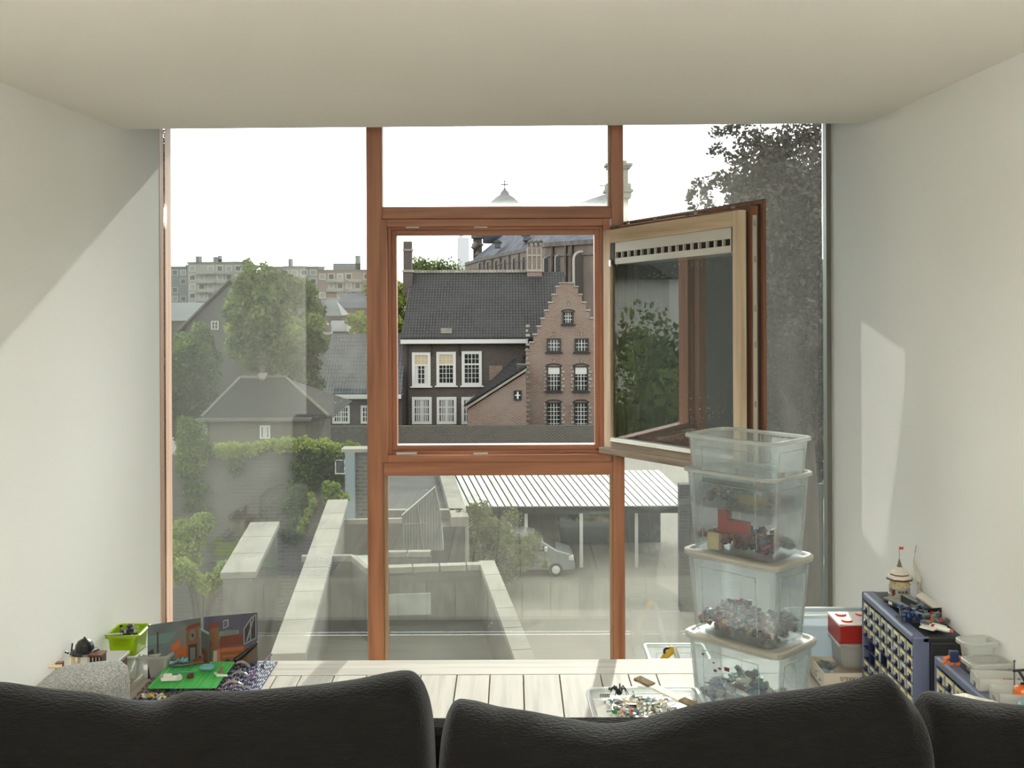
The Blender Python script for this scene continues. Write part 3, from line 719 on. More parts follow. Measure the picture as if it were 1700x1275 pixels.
# ---------------- apartment blocks
M_apt = mat('apartment_grey', (141, 139, 133), .9, (129, 127, 122), (.05, .05, .05))
M_apt2 = mat('apartment_brick', (131, 116, 107), .9, (120, 105, 97), (.05, .05, .05))
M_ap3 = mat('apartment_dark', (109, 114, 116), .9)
def apartment(label, x0, x1, yt, Y, m, rows, cols, feats=(), balc=(), dep=14):
    t = bld('apartment_block', label, 'building')
    a, b, z1 = WX(x0, Y, 466), WX(x1, Y, 466), WZ(yt, Y)
    MB().box(a, b, Y, Y + dep, ZG, z1).build('wall', m, t)
    MB().box(a - .3, b + .3, Y - .3, Y + dep, z1, z1 + .5).build('roof_edge', M_concd, t)
    fh = 3.1; cw = (b - a) / cols
    for r in range(rows):
        zt = z1 - .8 - fh * r
        for c in range(cols):
            if (r * 7 + c * 3 + int(x0)) % 5 == 0: continue
            xx = a + cw * (c + .5)
            f = MB().frame(xx - cw * .33, xx + cw * .33, zt - 1.9, zt, .14, Y - .15, Y).build('window', M_wframe, t)
            MB().box(xx - cw * .32, xx + cw * .32, Y - .08, Y - .02, zt - 1.85, zt - .05).build('pane', M_pdark if (r + c) % 2 else M_apt, f)
        for (c0, c1) in balc:
            MB().box(a + cw * c0, a + cw * c1, Y - 1.4, Y, zt - 3.0, zt - 2.8).box(a + cw * c0, a + cw * c1, Y - 1.4, Y - 1.3, zt - 2.9, zt - 1.8).build('balcony', M_apt, t)
    for (fx0, fx1, fy) in feats:
        MB().box(WX(fx0, Y + 3, 466), WX(fx1, Y + 3, 466), Y + 3, Y + 7, z1, WZ(fy, Y + 3)).build('roof_stack', M_ap3, t)
    return t
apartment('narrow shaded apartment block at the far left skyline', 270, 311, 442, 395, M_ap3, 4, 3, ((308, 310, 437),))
apartment('grey apartment block with chimney stacks behind the gabled house', 312, 403, 435, 380, M_apt, 4, 6, ((325, 327, 423), (328.5, 330, 423), (354, 357, 424), (358, 364, 428), (362, 364, 422), (385, 395, 432)), ((1, 3), (3.2, 5)))
apartment('plain grey apartment block with two thin flues on the skyline', 450, 528, 443, 400, M_apt, 4, 5, ((470, 505, 440), (479, 480, 428), (482, 483, 428)), ())
apartment('brick apartment block with glazed rooftop storey beside the window upright', 528, 645, 449, 370, M_apt2, 4, 8, ((553, 596, 436), (590, 596, 423)), ((1, 3), (3.5, 5)))

# ---------------- church
ch = bld('church', 'great brick and stone church with slate roof and arched windows behind the houses', 'church')
pts = [(772, 440, 262), (800, 432, 240), (838, 424, 216), (872, 417, 192), (905, 409, 171), (1012, 402, 150), (1033, 401, 150)]
PT = [W(x, y, Y) for x, y, Y in pts]
def segwall(p, q, dz0, dz1, dy0, dy1, mb, ext=0):
    mb.hexa([(p.x, p.y + dy0, p.z + dz0), (q.x, q.y + dy0, q.z + dz0), (q.x, q.y + dy1, q.z + dz0), (p.x, p.y + dy1, p.z + dz0)],
            [(p.x, p.y + dy0, p.z + dz1), (q.x, q.y + dy0, q.z + dz1), (q.x, q.y + dy1, q.z + dz1), (p.x, p.y + dy1, p.z + dz1)])
wl_, co = MB(), MB()
for i in range(len(PT) - 1):
    segwall(PT[i], PT[i + 1], -22, 0, 0, 3, wl_)
    segwall(PT[i], PT[i + 1], -.1, .55, -1.0, 3, co); segwall(PT[i], PT[i + 1], -1.6, -1.3, -.5, 1, co)
wl_.build('nave_wall', mat('church_brick', (112, 102, 92), .9, (92, 84, 76), (.25, .25, .25), detail=8), ch)
co.build('cornice', M_stoned, ch)
# roof above the cornice
rid = [W(800, 420, 268), W(838, 388, 250), W(880, 368, 225), W(945, 342, 196), W(1005, 322, 180), W(1022, 323, 178)]
rf = MB()
cnr = [W(785, 434, 250), PT[2], PT[3], PT[4], PT[5], PT[6]]
for i in range(5):
    a, b, c, d = cnr[i] + Vector((0, 0, .5)), cnr[i + 1] + Vector((0, 0, .5)), rid[i + 1], rid[i]
    rf.hexa([a, b, c, d], [p + Vector((0, .5, -.6)) for p in (a, b, c, d)])
rf.build('roof', M_slate, ch)
for (px, py, Y) in ((826, 405, 222), (873, 393, 196), (923, 385, 176)):
    p = W(px, py, Y); s = Y / 1850 * 8
    MB().box(p.x - s * .6, p.x + s * .6, Y - 1, Y + 5, p.z - s * .8, p.z + s * .4).build('dormer', M_sl2, ch)
    MB().prism([(p.x - s * .9, p.z + s * .3), (p.x + s * .9, p.z + s * .3), (p.x, p.z + s)], Y - 1.3, Y + 5).build('dormer_roof', M_slate, ch)
def interp(px):
    for i in range(len(pts) - 1):
        if pts[i][0] <= px <= pts[i + 1][0]:
            t = (px - pts[i][0]) / (pts[i + 1][0] - pts[i][0]); d0, d1 = 1 / pts[i][2], 1 / pts[i + 1][2]
            return 1 / (d0 + (d1 - d0) * t), pts[i][1] + (pts[i + 1][1] - pts[i][1]) * t
def archwin(px, wpx, ytop, ybot, dark=M_pdark):
    Y, yc = interp(px); Y -= .35; k = Y / F; a = W(px, ytop, Y); r = wpx / 2 * k; zb_ = W(px, ybot, Y).z
    n = 8; th = r * .32
    out = [(a.x + math.cos(math.pi * i / n) * (r + th), a.z - r + math.sin(math.pi * i / n) * (r + th)) for i in range(n + 1)]
    f = MB().prism([(a.x + r + th, zb_)] + out + [(a.x - r - th, zb_)], Y - .2, Y + .4).build('arched_window', mat('arch_stone', (184, 178, 164), .9), ch)
    inn = [(a.x + math.cos(math.pi * i / n) * r, a.z - r + math.sin(math.pi * i / n) * r) for i in range(n + 1)]
    MB().prism([(a.x + r, zb_ + .2)] + inn + [(a.x - r, zb_ + .2)], Y - .26, Y - .2).build('pane', dark, f)
for px in (797, 810, 824, 838.5, 853.5, 869.5): archwin(px, 5.2, 436 - (px - 797) * .13, 456)
archwin(907, 8, 427, 478); archwin(926.5, 9, 424, 485); archwin(965, 22, 419, 520, mat('blind_arch', (82, 78, 74), .9)); archwin(1015, 14, 420, 500)
bt = []
for px in (803.5, 817, 831, 846, 861.5, 878, 893, 916, 938, 948, 988, 1000, 1028):
    Y, yc = interp(px); k = Y / F; a = W(px, yc, Y)
    MB().box(a.x - 1.5 * k, a.x + 1.5 * k, Y - 1.0, Y + .5, a.z - 20, a.z - .1).build('buttress', M_stoned, ch)
# west front with scroll
sf = MB()
Y = 256
for (x0, x1, y0, y1, d) in ((786, 800, 392, 470, 3), (783, 803, 392, 396, 4), (784, 802, 405, 408, 3.6), (787, 812, 420, 470, 2), (785, 822, 386, 390, 4)):
    a, b = W(x0, y0, Y), W(x1, y1, Y); sf.box(a.x, b.x, Y - d, Y + 3, b.z, a.z)
sf.tube([W(793, 404, Y - 5), W(787, 412, Y - 5), W(791, 422, Y - 5), W(799, 428, Y - 5), W(806, 436, Y - 5)], .8)
sf.build('west_front', M_stoned, ch)
# dome, lantern and cross
Yd = 262; k = Yd / F; c = W(838, 345, Yd + 6)
dm = MB().lathe([(38 * k, -60 * k), (38 * k, -26 * k), (30 * k, -6 * k), (27.5 * k, 4 * k), (23 * k, 11 * k), (15 * k, 18 * k), (8 * k, 22 * k), (6.5 * k, 27 * k), (3 * k, 30 * k), (1.2 * k, 34 * k), (.4 * k, 35 * k)], 24, c)
dm.build('dome', M_slate, ch, smooth=True)
q = c + Vector((0, 0, 31 * k))
MB().box(q.x - .9 * k, q.x + .9 * k, q.y - .4, q.y + .4, q.z, q.z + 14.5 * k).box(q.x - 5 * k, q.x + 5 * k, q.y - .4, q.y + .4, q.z + 7.5 * k, q.z + 9.5 * k).ball((q.x, q.y, q.z + 14 * k), 1.7 * k, 8, 5).ball((q.x - 5 * k, q.y, q.z + 8.5 * k), 1.6 * k, 8, 5).ball((q.x + 5 * k, q.y, q.z + 8.5 * k), 1.6 * k, 8, 5).build('cross', M_ap3, ch)
a = W(854, 345, Yd); MB().tube([a, a + Vector((0, 0, 40 * k))], .05, 5).build('rod', M_stoned, ch)
a = W(926.5, 380, 190); MB().tube([a, a + Vector((0, 0, 120 * 190 / F))], .06, 5).build('flagpole', M_stoned, ch)
tw = MB(); Y = 205; k = Y / F
for (x0, x1, y0, y1) in ((1012, 1042, 276, 420), (1004, 1048, 273, 277), (1007, 1045, 277, 281), (1002, 1049, 316, 320), (1005, 1046, 306, 330), (1010, 1039, 268, 276)):
    a, b = W(x0, y0, Y), W(x1, y1, Y); tw.box(a.x, b.x, Y - (x1 - x0) * k / 2, Y + (x1 - x0) * k / 2, b.z, a.z)
tw.build('bell_tower', M_stone, ch)
a = W(999, 326, 200); MB().tube([a, a + Vector((0, 0, 22 * k))], .06, 5).box(a.x - .5, a.x + .5, a.y - .05, a.y + .05, a.z + 1.8, a.z + 1.95).build('cross', M_stoned, ch)
ft = MB(); Y = 420
for (x0, x1, y0, y1) in ((760, 779, 395, 470), (762.5, 768, 388, 395)):
    a, b = W(x0, y0, Y), W(x1, y1, Y); ft.box(a.x, b.x, Y - 3, Y + 4, b.z if y1 < 460 else ZG, a.z)
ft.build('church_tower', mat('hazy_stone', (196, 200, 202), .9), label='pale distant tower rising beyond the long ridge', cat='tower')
# ---------------- foliage
rng = np.random.default_rng(5)
def leafcloud(name, centres, radii, nleaf, size, m, parent=None, flat=0.5, **kw):
    """many small leaf quads gathered in clumps; one countless mass"""
    centres = np.array(centres, float); radii = np.array(radii, float)
    if radii.ndim == 1: radii = np.repeat(radii[:, None], 3, 1)
    pr = radii.prod(1) ** (2 / 3); pr /= pr.sum()
    idx = rng.choice(len(centres), nleaf, p=pr)
    d = rng.normal(size=(nleaf, 3)); d /= np.linalg.norm(d, axis=1)[:, None]
    rr = rng.random(nleaf) ** (flat)
    c = centres[idx] + d * radii[idx] * rr[:, None]
    u = rng.normal(size=(nleaf, 3)); u /= np.linalg.norm(u, axis=1)[:, None]
    w = np.cross(u, rng.normal(size=(nleaf, 3))); w /= np.linalg.norm(w, axis=1)[:, None] + 1e-9
    s = size * rng.uniform(.6, 1.3, nleaf)[:, None]
    v = np.stack([c - u * s, c - w * s * .55, c + u * s, c + w * s * .55], 1).reshape(-1, 3)
    me = bpy.data.meshes.new(name)
    me.vertices.add(len(v)); me.vertices.foreach_set('co', v.ravel().astype(np.float32))
    me.loops.add(nleaf * 4); me.loops.foreach_set('vertex_index', np.arange(nleaf * 4, dtype=np.int32))
    me.polygons.add(nleaf); me.polygons.foreach_set('loop_start', np.arange(0, nleaf * 4, 4, dtype=np.int32))
    me.materials.append(m); me.update(calc_edges=True)
    o = bpy.data.objects.new(name, me); COL.objects.link(o)
    if parent: o.parent = parent
    return tag(o, **kw)
M_bark = mat('bark', (86, 74, 60), .9, (62, 54, 46), (3, 3, .8), detail=6, bump=.3)
def crown(c, R3, ncl, rc, seed=0):
    g = np.random.default_rng(seed); d = g.normal(size=(ncl, 3)); d /= np.linalg.norm(d, axis=1)[:, None]
    r = g.random(ncl) ** .45
    return np.array(c) + d * np.array(R3) * r[:, None] * .9, rc * g.uniform(.6, 1.25, ncl)
def tree(name, label, c, R3, ncl, rc, nleaf, size, m, base=None, tr=.35, group=None, seed=0, extra=None, cat='tree'):
    bx, by = c[0], c[1]; bz = ZG if base is None else base
    t = empty(name, (bx, by, bz), label, cat, group)
    cc, rr = crown((0, 0, c[2] - bz), R3, ncl, rc, seed)
    if extra: cc = np.vstack([cc, np.array(extra)[:, :3]]); rr = np.concatenate([rr, np.array(extra)[:, 3]])
    leafcloud('foliage', cc, rr, nleaf, size, m, t, kind='stuff')
    zt = c[2] - bz
    MB().tube([(0, 0, 0), (.1, 0, zt * .4), (0, .1, zt * .75), (.1, 0, zt + R3[2] * .4)], [tr, tr * .8, tr * .5, tr * .15]).build('trunk', M_bark, t, smooth=True)
    b = MB()
    for i in range(0, min(len(cc), 26)):
        e = cc[i]; s = Vector((0, 0, zt * .45 + (e[2] - zt * .45) * .35)); mid = (s + Vector(e)) / 2 + Vector((0, 0, .3))
        b.tube([s, mid, e], [tr * .3, tr * .18, tr * .05], 5)
    b.build('branches', M_bark, t)
    return t
M_lg = leafmat('leaf_green', (56, 74, 32), (122, 140, 70), .5, .5)
M_ly = leafmat('leaf_bright', (110, 130, 52), (168, 178, 86), .5, .8)
M_ld = leafmat('leaf_dark', (44, 60, 34), (74, 92, 48), .35, .5)
M_lc = leafmat('leaf_copper', (52, 42, 38), (84, 72, 62), .35, .3)
M_lo = leafmat('leaf_olive', (96, 100, 62), (140, 144, 100), .45, 1.2)
k = 85 / F
def off(px, py, Y, c): p = W(px, py, Y); return (p.x - c.x, p.y - c.y, p.z - ZG)
c = W(458, 545, 85)
ex = [(*off(x, y, 85, c), r) for x, y, r in ((411, 440, .5), (416, 452, .7), (440, 446, .5), (442, 460, .9), (405, 470, .8), (470, 470, 1.0), (492, 490, 1), (520, 540, 1), (528, 570, .9), (425, 480, 1.2), (395, 500, 1), (385, 520, .8))]
tree('green_tree', 'tall bright green tree against the apartment blocks', c, (3.6, 3.6, 4.2), 75, .95, 22000, .24, M_lg, seed=3, extra=ex, tr=.4)
c = W(500, 640, 84)
tree('green_tree', 'lower leafy tree in front of the pantiled wing', c, (1.8, 1.6, 2.2), 16, .9, 6000, .17, M_ld, seed=8, tr=.2)
c = W(325, 575, 80)
tree('green_tree', 'leafy young tree before the tall dark gabled house', c, (1.7, 1.7, 2.0), 18, .8, 6000, .17, M_lg, seed=11, tr=.2)
c = W(295, 650, 78)
tree('green_tree', 'dark tree at the left window jamb, above the ivy wall', c, (2.6, 2.4, 3.4), 24, 1.1, 9000, .18, M_ld, seed=12, tr=.25)
c = W(420, 500, 108)
tree('green_tree', 'pale green tree top just right of the gable apex', W(400, 525, 100), (2.2, 2, 1.6), 14, .9, 5000, .2, M_ly, seed=13, tr=.25)
for i, (px, py, Y, rx, rz, lab) in enumerate(((600, 540, 118, 1.6, 1.6, 'small round tree beside the white dormer'), (640, 500, 140, 3, 3, 'tree behind the left chimney of the long brick house'),
        (664, 515, 120, 1.6, 3.6, 'sunny green tree seen beside the end wall of the long brick house'), (715, 450, 180, 4.2, 1.2, 'distant treetops just above the long roof ridge'))):
    tree('distant_tree', lab, W(px, py, Y), (rx, rx, rz), 14, rx * .5, 5000, .24, M_ly if i in (0, 2) else M_lg, seed=20 + i, tr=.2)
# great copper beech at right
c = W(1335, 470, 38)
ex = []
for (x, y, r) in ((1190, 222, .28), (1205, 215, .3), (1225, 212, .35), (1250, 222, .4), (1195, 245, .25), (1183, 252, .2), (1230, 240, .35), (1260, 240, .4), (1215, 262, .3), (1235, 270, .35),
                  (1160, 305, .25), (1150, 318, .2), (1168, 320, .3), (1185, 300, .35), (1145, 330, .18), (1175, 340, .35), (1205, 300, .5), (1150, 345, .2), (1230, 310, .6),
                  (1290, 240, .7), (1330, 230, .8), (1360, 220, .8), (1400, 230, 1), (1280, 270, .6)):
    ex.append((*off(x, y, 38 + R.uniform(-1, 1), c), r))
tree('copper_beech', 'huge dark copper beech filling the right-hand pane', c, (3.7, 3.6, 5.2), 150, 1.05, 120000, .095, M_lc, seed=5, extra=ex, tr=.5)
c2 = W(1290, 640, 42)
tree('copper_beech', 'dark lower tree below the huge copper beech', c2, (4.0, 2.5, 4.2), 90, 1.2, 50000, .14, M_lc, seed=6, tr=.4)
MB().box(WX(1128, 47, 800), WX(1500, 47, 800), 47, 47.5, ZG, WZ(806, 47)).build('boundary_wall', brickmat('wall_shade', (84, 82, 80), (70, 69, 67), (92, 90, 87), .4, .14, .03), label='tall dark boundary wall under the copper beech, beyond the tub stack', cat='wall')
# trees seen only mirrored in the casement, and closing the side views
for i, (X, Y, Z, r) in enumerate(((-22, 38, -4, 5), (-30, 30, -5, 6), (-27, 55, -5, 4.5), (26, 60, -4, 6), (34, 80, -3, 7), (-40, 22, -7.6, 5), (-52, 30, -7, 6), (-66, 36, -7.2, 6), (-38, 14, -8, 4))):
    tree('garden_tree', ['broad tree far to the left of the opening, mirrored in the casement', 'outermost left garden tree beyond the jamb', 'garden tree behind the ivy wall at far left', 'garden tree to the right of the copper beech', 'outermost right garden tree', 'rounded tree close outside to the far left, mirrored in the casement', 'second row tree far left, mirrored behind the rounded one', 'farthest mirrored tree to the left beside the cream house', 'small low tree at extreme left, seen only as reflection'][i], (X, Y, Z), (r, r, r * 1.1), 26, r * .38, 7000, .26, M_lg, seed=40 + i, tr=.35)
hbk = bld('white_house', 'cream-walled house far to the left, mirrored in the casement', 'house')
MB().box(-98, -84, 46, 56, ZG, 1.6).build('wall', M_gutter, hbk)
MB().prism([(45, 1.6), (57, 1.6), (51, 5)], -99, -83, 'x').build('roof', M_tile2, hbk)

# ---------------- ivy wall
Yi = 42.0
iw = bld('ivy_wall', 'tall shaded garden wall topped and draped with ivy', 'wall')
a, b, zt_ = WX(272, Yi, 760), WX(589, Yi, 760), WZ(750, Yi)
MB().box(a, b, Yi, Yi + .6, ZG, zt_).build('wall', brickmat('wall_dim', (96, 92, 84), (80, 77, 72), (104, 100, 94), .4, .14, .03), iw)
cs, rs = [], []
for i in range(60):
    t = i / 59; px = 300 + (590 - 300) * t; py = 748 - 9 * math.sin(math.pi * max(0, (t - .35) / .65)) + R.uniform(-3, 3)
    p = W(px, py, Yi); cs.append((p.x, p.y + R.uniform(-.3, .3), p.z)); rs.append(R.uniform(.18, .34) if px > 360 else R.uniform(.12, .3))
leafcloud('ivy_top', cs, rs, 9000, .07, M_ly, iw, kind='stuff')
cs, rs = [], []
for (x0, x1, y0, y1, n) in ((500, 575, 752, 800, 40), (478, 520, 770, 860, 40), (300, 350, 700, 790, 26), (308, 345, 780, 850, 18), (470, 500, 830, 900, 14), (385, 402, 768, 790, 6), (300, 320, 690, 740, 10)):
    for i in range(n):
        p = W(R.uniform(x0, x1), R.uniform(y0, y1), Yi - .3); cs.append(tuple(p)); rs.append(R.uniform(.15, .3))
leafcloud('ivy_hanging', cs, rs, 14000, .07, M_lg, iw, kind='stuff')
tree('shrub', 'feathery green shrub at the foot of the ivy wall by the left jamb', W(318, 905, 38), (.9, .8, 1.0), 14, .4, 6000, .07, M_ly, seed=31, tr=.06, cat='shrub')
tree('shrub', 'low yellow-green bush beside the left jamb', W(335, 955, 34), (1.1, .7, .45), 12, .3, 4000, .06, M_ly, seed=32, tr=.05, cat='shrub')
# little house behind the wall end, with door panel
gp_ = bld('garden_pavilion', 'small grey outbuilding with white coping at the end of the ivy wall', 'outbuilding')
a, b, z1 = WX(574, 40, 750), WX(622, 40, 750), WZ(749, 40)
MB().box(a, b, 40, 40.5, ZG, z1).build('wall', M_brick3, gp_)
MB().box(a - .15, b + .1, 39.85, 40.6, z1, z1 + .12).build('coping', M_conc, gp_)
MB().box(a, a + .35, 39.8, 40.1, ZG, z1).build('pier', mat('pier_blue', (128, 136, 138), .8), gp_)
g2 = MB().frame(WX(556, 41.5, 780), WX(573, 41.5, 780), WZ(786, 41.5), WZ(762, 41.5), .04, 41.5, 41.6).build('window', M_wframe, gp_)
MB().box(WX(556, 41.5, 780), WX(573, 41.5, 780), 41.55, 41.58, WZ(786, 41.5), WZ(762, 41.5)).build('pane', M_pdark, g2)

# ---------------- near flat roofs with parapets (grid turned about 6 degrees)
rb_ = bld('flat_roof_building', 'concrete building with flat roofs and wide pale parapets just below the window', 'building')
def parapet(p, q, w0, hgt, base, name='parapet', joints=0, m=M_conc):
    """coping slab along p->q (world xy + top z) w0 wide, pieces with joints"""
    p, q = Vector(p), Vector(q); d = (q - p); L_ = d.length; d.normalize(); nrm = Vector((-d.y, d.x, 0)); nj = max(1, joints)
    for i in range(nj):
        a = p + d * (L_ * i / nj + .01); b = p + d * (L_ * (i + 1) / nj - .01)
        c1 = [a - nrm * w0 / 2, b - nrm * w0 / 2, b + nrm * w0 / 2, a + nrm * w0 / 2]
        MB().hexa([tuple(v + Vector((0, 0, -.12))) for v in c1], [tuple(v) for v in c1]).build('coping_slab', m, rb_, bevel=.01)
    c1 = [p - nrm * w0 * .42, q - nrm * w0 * .42, q + nrm * w0 * .42, p + nrm * w0 * .42]
    MB().hexa([(v.x, v.y, base) for v in c1], [(v.x, v.y, v.z - .12) for v in c1]).build(name, M_concd, rb_)
def G0(px, py, z): Y = (H - z) * F / (py - 466); return W(px, py, Y)
zA, zB = -3.6, -4.3
parapet(G0(561, 829, zA), G0(478, 1085, zA), .48, 1, -9, joints=7)
parapet(G0(440, 866, zA), G0(395, 950, zA), .62, 1, -9, joints=3)
parapet(G0(500, 922, zA + .0), G0(586, 921, zA), .10, 1, -9, joints=1)
parapet(G0(586, 921, zA), G0(612, 943, zA), .10, 1, -9, joints=1)
# right-hand recessed terrace
zM = -3.9
parapet(G0(640, 940, zM), G0(818, 934, zM), .22, 1, -5.2, joints=4)
parapet(G0(808, 930, zM), G0(882, 1120, zM), .30, 1, -9, joints=6)
def slab(pp, z0, z1, name, m):
    a = [(p.x, p.y, z0) for p in pp]; b = [(p.x, p.y, z1) for p in pp]
    return MB().hexa(a, b).build(name, m, rb_)
zf = zM - 1.1
slab([G0(600, 935, zM), G0(812, 932, zM), G0(882, 1120, zM), G0(560, 1120, zM)], zf - .3, zf, 'roof_deck', M_gravel)
slab([G0(566, 860, zA), G0(700, 858, zA), G0(715, 915, zA), G0(540, 918, zA)], zA - 1.2, zA - .8, 'roof_deck', mat('roof_membrane_pale', (172, 174, 164), .85, (140, 142, 133), (1.3, 1.3, 1.3), detail=8))
slab([G0(480, 1090, zA), G0(540, 918, zA), G0(640, 918, zA), G0(600, 1090, zA)], zA - 1.6, zA - 1.3, 'roof_deck', M_gravel)
parapet(G0(570, 862, zA - .3), G0(668, 860, zA - .3), .12, 1, -6, joints=2)
parapet(G0(636, 915, zA - .3), G0(716, 914, zA - .3), .16, 1, -6, joints=2)
MB().box(-4.6, 1.0, 9, 16, -12, -4.9).build('wall', M_concd, rb_)
# standing-seam gabled dormer on the roof
zn = bld('zinc_dormer', 'grey standing-seam gabled roof-house beside the bushy tree', 'dormer')
Yz = 27.5
Q = lambda x, y: (W(x, y, Yz).x, W(x, y, Yz).z)
pl = [Q(665.5, 914), Q(736, 914), Q(733, 870), Q(722, 809), Q(666, 857)]
M_zinc = mat('zinc', (150, 148, 140), .5, (136, 134, 126), (1, 1, 1), metal=.2)
MB().prism(pl, Yz, Yz + .25).build('body', M_zinc, zn)
sm = MB()
for i in range(1, 15):
    x = pl[0][0] + (pl[1][0] - pl[0][0]) * i / 15
    t = (x - pl[4][0]) / (pl[3][0] - pl[4][0]); zt_ = pl[4][1] + (pl[3][1] - pl[4][1]) * t if t <= 1 else pl[3][1] - (pl[3][1] - pl[2][1]) * (x - pl[3][0]) / max(.01, pl[2][0] - pl[3][0])
    MB().box(x - .008, x + .008, Yz - .03, Yz, pl[0][1], zt_).build('seam', M_zinc, zn)
for (a, b, r) in ((Q(694, 836), Q(703, 914), .016), (Q(671, 870), Q(706, 868), .012), (Q(722, 809), Q(735, 872), .014)):
    MB().tube([(a[0], Yz - .04, a[1]), (b[0], Yz - .04, b[1])], r, 6).build('rail', M_conc, zn)
# grey flat block behind it
gb = bld('grey_flat_building', 'plain grey block with sloping pale coping left of the ribbed metal roof', 'building')
zt_ = -8.6
def Gz(px, py): return G0(px, py, zt_)
aa = [Gz(590, 862), Gz(772, 858), Gz(742, 775), Gz(590, 775)]
MB().hexa([(p.x, p.y, ZG) for p in aa], [(p.x, p.y, zt_ - .4) for p in aa]).build('body', mat('felt_dark', (84, 83, 79), .95, (72, 71, 68), (.8, .8, .8)), gb)
def gcop(p, q, w0):
    d = (q - p).normalized(); nrm = Vector((-d.y, d.x, 0)); c1 = [p - nrm * w0 / 2, q - nrm * w0 / 2, q + nrm * w0 / 2, p + nrm * w0 / 2]
    MB().hexa([(v.x, v.y, ZG) for v in c1], [(v.x, v.y, zt_) for v in c1]).build('coping', M_conc, gb)
gcop(Gz(764, 858), Gz(738, 775), .75)
gcop(Gz(590, 845), Gz(768, 845), .35)

# ---------------- ribbed metal canopy roof
cr_ = bld('canopy', 'long bright ribbed metal canopy roof over the parked van', 'roof')
Ye = 54.0; ze = WZ(842, Ye); slope = .14
A0, A1 = WX(771, Ye, 842), WX(1160, Ye, 842)
dxl = -math.tan(rad(11.6))
n = 34; pw = (A1 - A0) / n
M_rib = mat('ribbed_metal', (186, 184, 174), .55, (124, 122, 114), (.35, .35, .35), lo=.5, hi=.72, detail=5, metal=0, objrand=.08)
Lr = 5.5
me0 = None
for i in range(n):
    x0 = A0 + pw * i
    mb = MB()
    for (u0, u1, hz) in ((.0, .78, 0),):
        a = [(x0 + pw * u0, Ye, ze), (x0 + pw * u1, Ye, ze), (x0 + pw * u1 + dxl * Lr, Ye + Lr, ze + slope * Lr), (x0 + pw * u0 + dxl * Lr, Ye + Lr, ze + slope * Lr)]
        mb.hexa(a, [(x, y, z + .05 + hz) for x, y, z in a])
    mb.build('roof_sheet', M_rib, cr_)
rb0 = MB()
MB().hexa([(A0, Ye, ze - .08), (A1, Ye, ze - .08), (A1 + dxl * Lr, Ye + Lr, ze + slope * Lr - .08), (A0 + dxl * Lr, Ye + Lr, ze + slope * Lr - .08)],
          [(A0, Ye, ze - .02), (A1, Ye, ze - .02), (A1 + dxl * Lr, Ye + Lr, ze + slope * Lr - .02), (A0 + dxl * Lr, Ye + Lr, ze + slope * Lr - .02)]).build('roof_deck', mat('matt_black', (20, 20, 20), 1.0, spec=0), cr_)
MB().box(A0, A1, Ye - .08, Ye + .1, ze - .3, ze + .02).build('gutter', M_wdark, cr_)
for x in np.linspace(A0 + .3, A1 - .3, 5):
    MB().box(x - .08, x + .08, Ye + .3, Ye + .46, ZG, ze).build('post', M_steel, cr_)
MB().box(A0 + dxl * Lr, A1 + dxl * Lr, Ye + Lr, Ye + Lr + .2, ZG, ze + slope * Lr).build('back_wall', mat('canopy_wall', (92, 88, 80), .9), cr_)

# bushy tree in the yard
c = W(812, 905, 50)
tree('bushy_tree', 'broad silvery bushy tree in front of the van and ribbed roof', c, (2.5, 2.0, 1.55), 60, .45, 20000, .07, M_lo, seed=9, tr=.2,
     extra=[(*off(x, y, 49, c), r) for x, y, r in ((722, 925, .3), (735, 905, .4), (890, 925, .3), (905, 935, .25), (765, 860, .4), (800, 848, .5), (850, 860, .5), (785, 845, .3))])
tree('shrub', 'yellow-green climbing shrub spilling over the far end of the parapet', W(543, 822, 30.5), (.75, .3, .3), 16, .16, 4500, .05, M_ly, base=-6, seed=33, tr=.05,
     extra=[(*( W(x, y, 30) - W(543, 822, 30.5))[:2], W(x, y, 30).z + 6, .12) for x, y in ((520, 835), (512, 850), (505, 865), (500, 880), (574, 828))], cat='shrub')

# ---------------- van
vn = empty('van', (0, 0, ZG), 'silver panel van parked under the edge of the ribbed canopy', 'van')
Yv = 52.6
vx = WX(868, Yv, 866) ; s = 1.0
# side profile (x along length, nose to the right)
prof = [(-2.9, .35), (-2.95, 1.0), (-2.9, 1.85), (-2.6, 2.0), (.35, 2.0), (.75, 1.92), (1.75, 1.28), (2.45, 1.08), (2.62, .85), (2.66, .4), (2.5, .32)]
M_van = mat('van_silver', (128, 130, 126), .35, metal=.2, spec=2.4)
vb = MB().loft([[(x, y, z) for x, z in prof] for y in (0, 1.85)]).build('body', M_van, vn, bevel=.06, seg=3)
gl = MB().prism([(-.15, 1.22), (-.15, 1.82), (.5, 1.82), (.78, 1.76), (1.42, 1.26), (1.35, 1.22)], -.02, .01).build('side_window', M_pdark, vn)
MB().hexa([(.80, .12, 1.90), (.80, 1.73, 1.90), (1.72, 1.73, 1.32), (1.72, .12, 1.32)], [(.82, .12, 1.94), (.82, 1.73, 1.94), (1.76, 1.73, 1.35), (1.76, .12, 1.35)]).build('windscreen', M_pdark, vn)
MB().box(.28, .33, -.03, .01, .45, 1.9).build('door_seam', M_wdark, vn)
MB().box(.45, .6, -.03, .01, 1.02, 1.07).build('door_handle', M_wdark, vn)
MB().box(1.2, 1.36, -.22, -.02, 1.25, 1.45).build('mirror', M_wframe, vn, bevel=.03)
MB().box(2.35, 2.6, -.02, .25, .78, 1.0).build('headlamp', M_wframe, vn, bevel=.03)
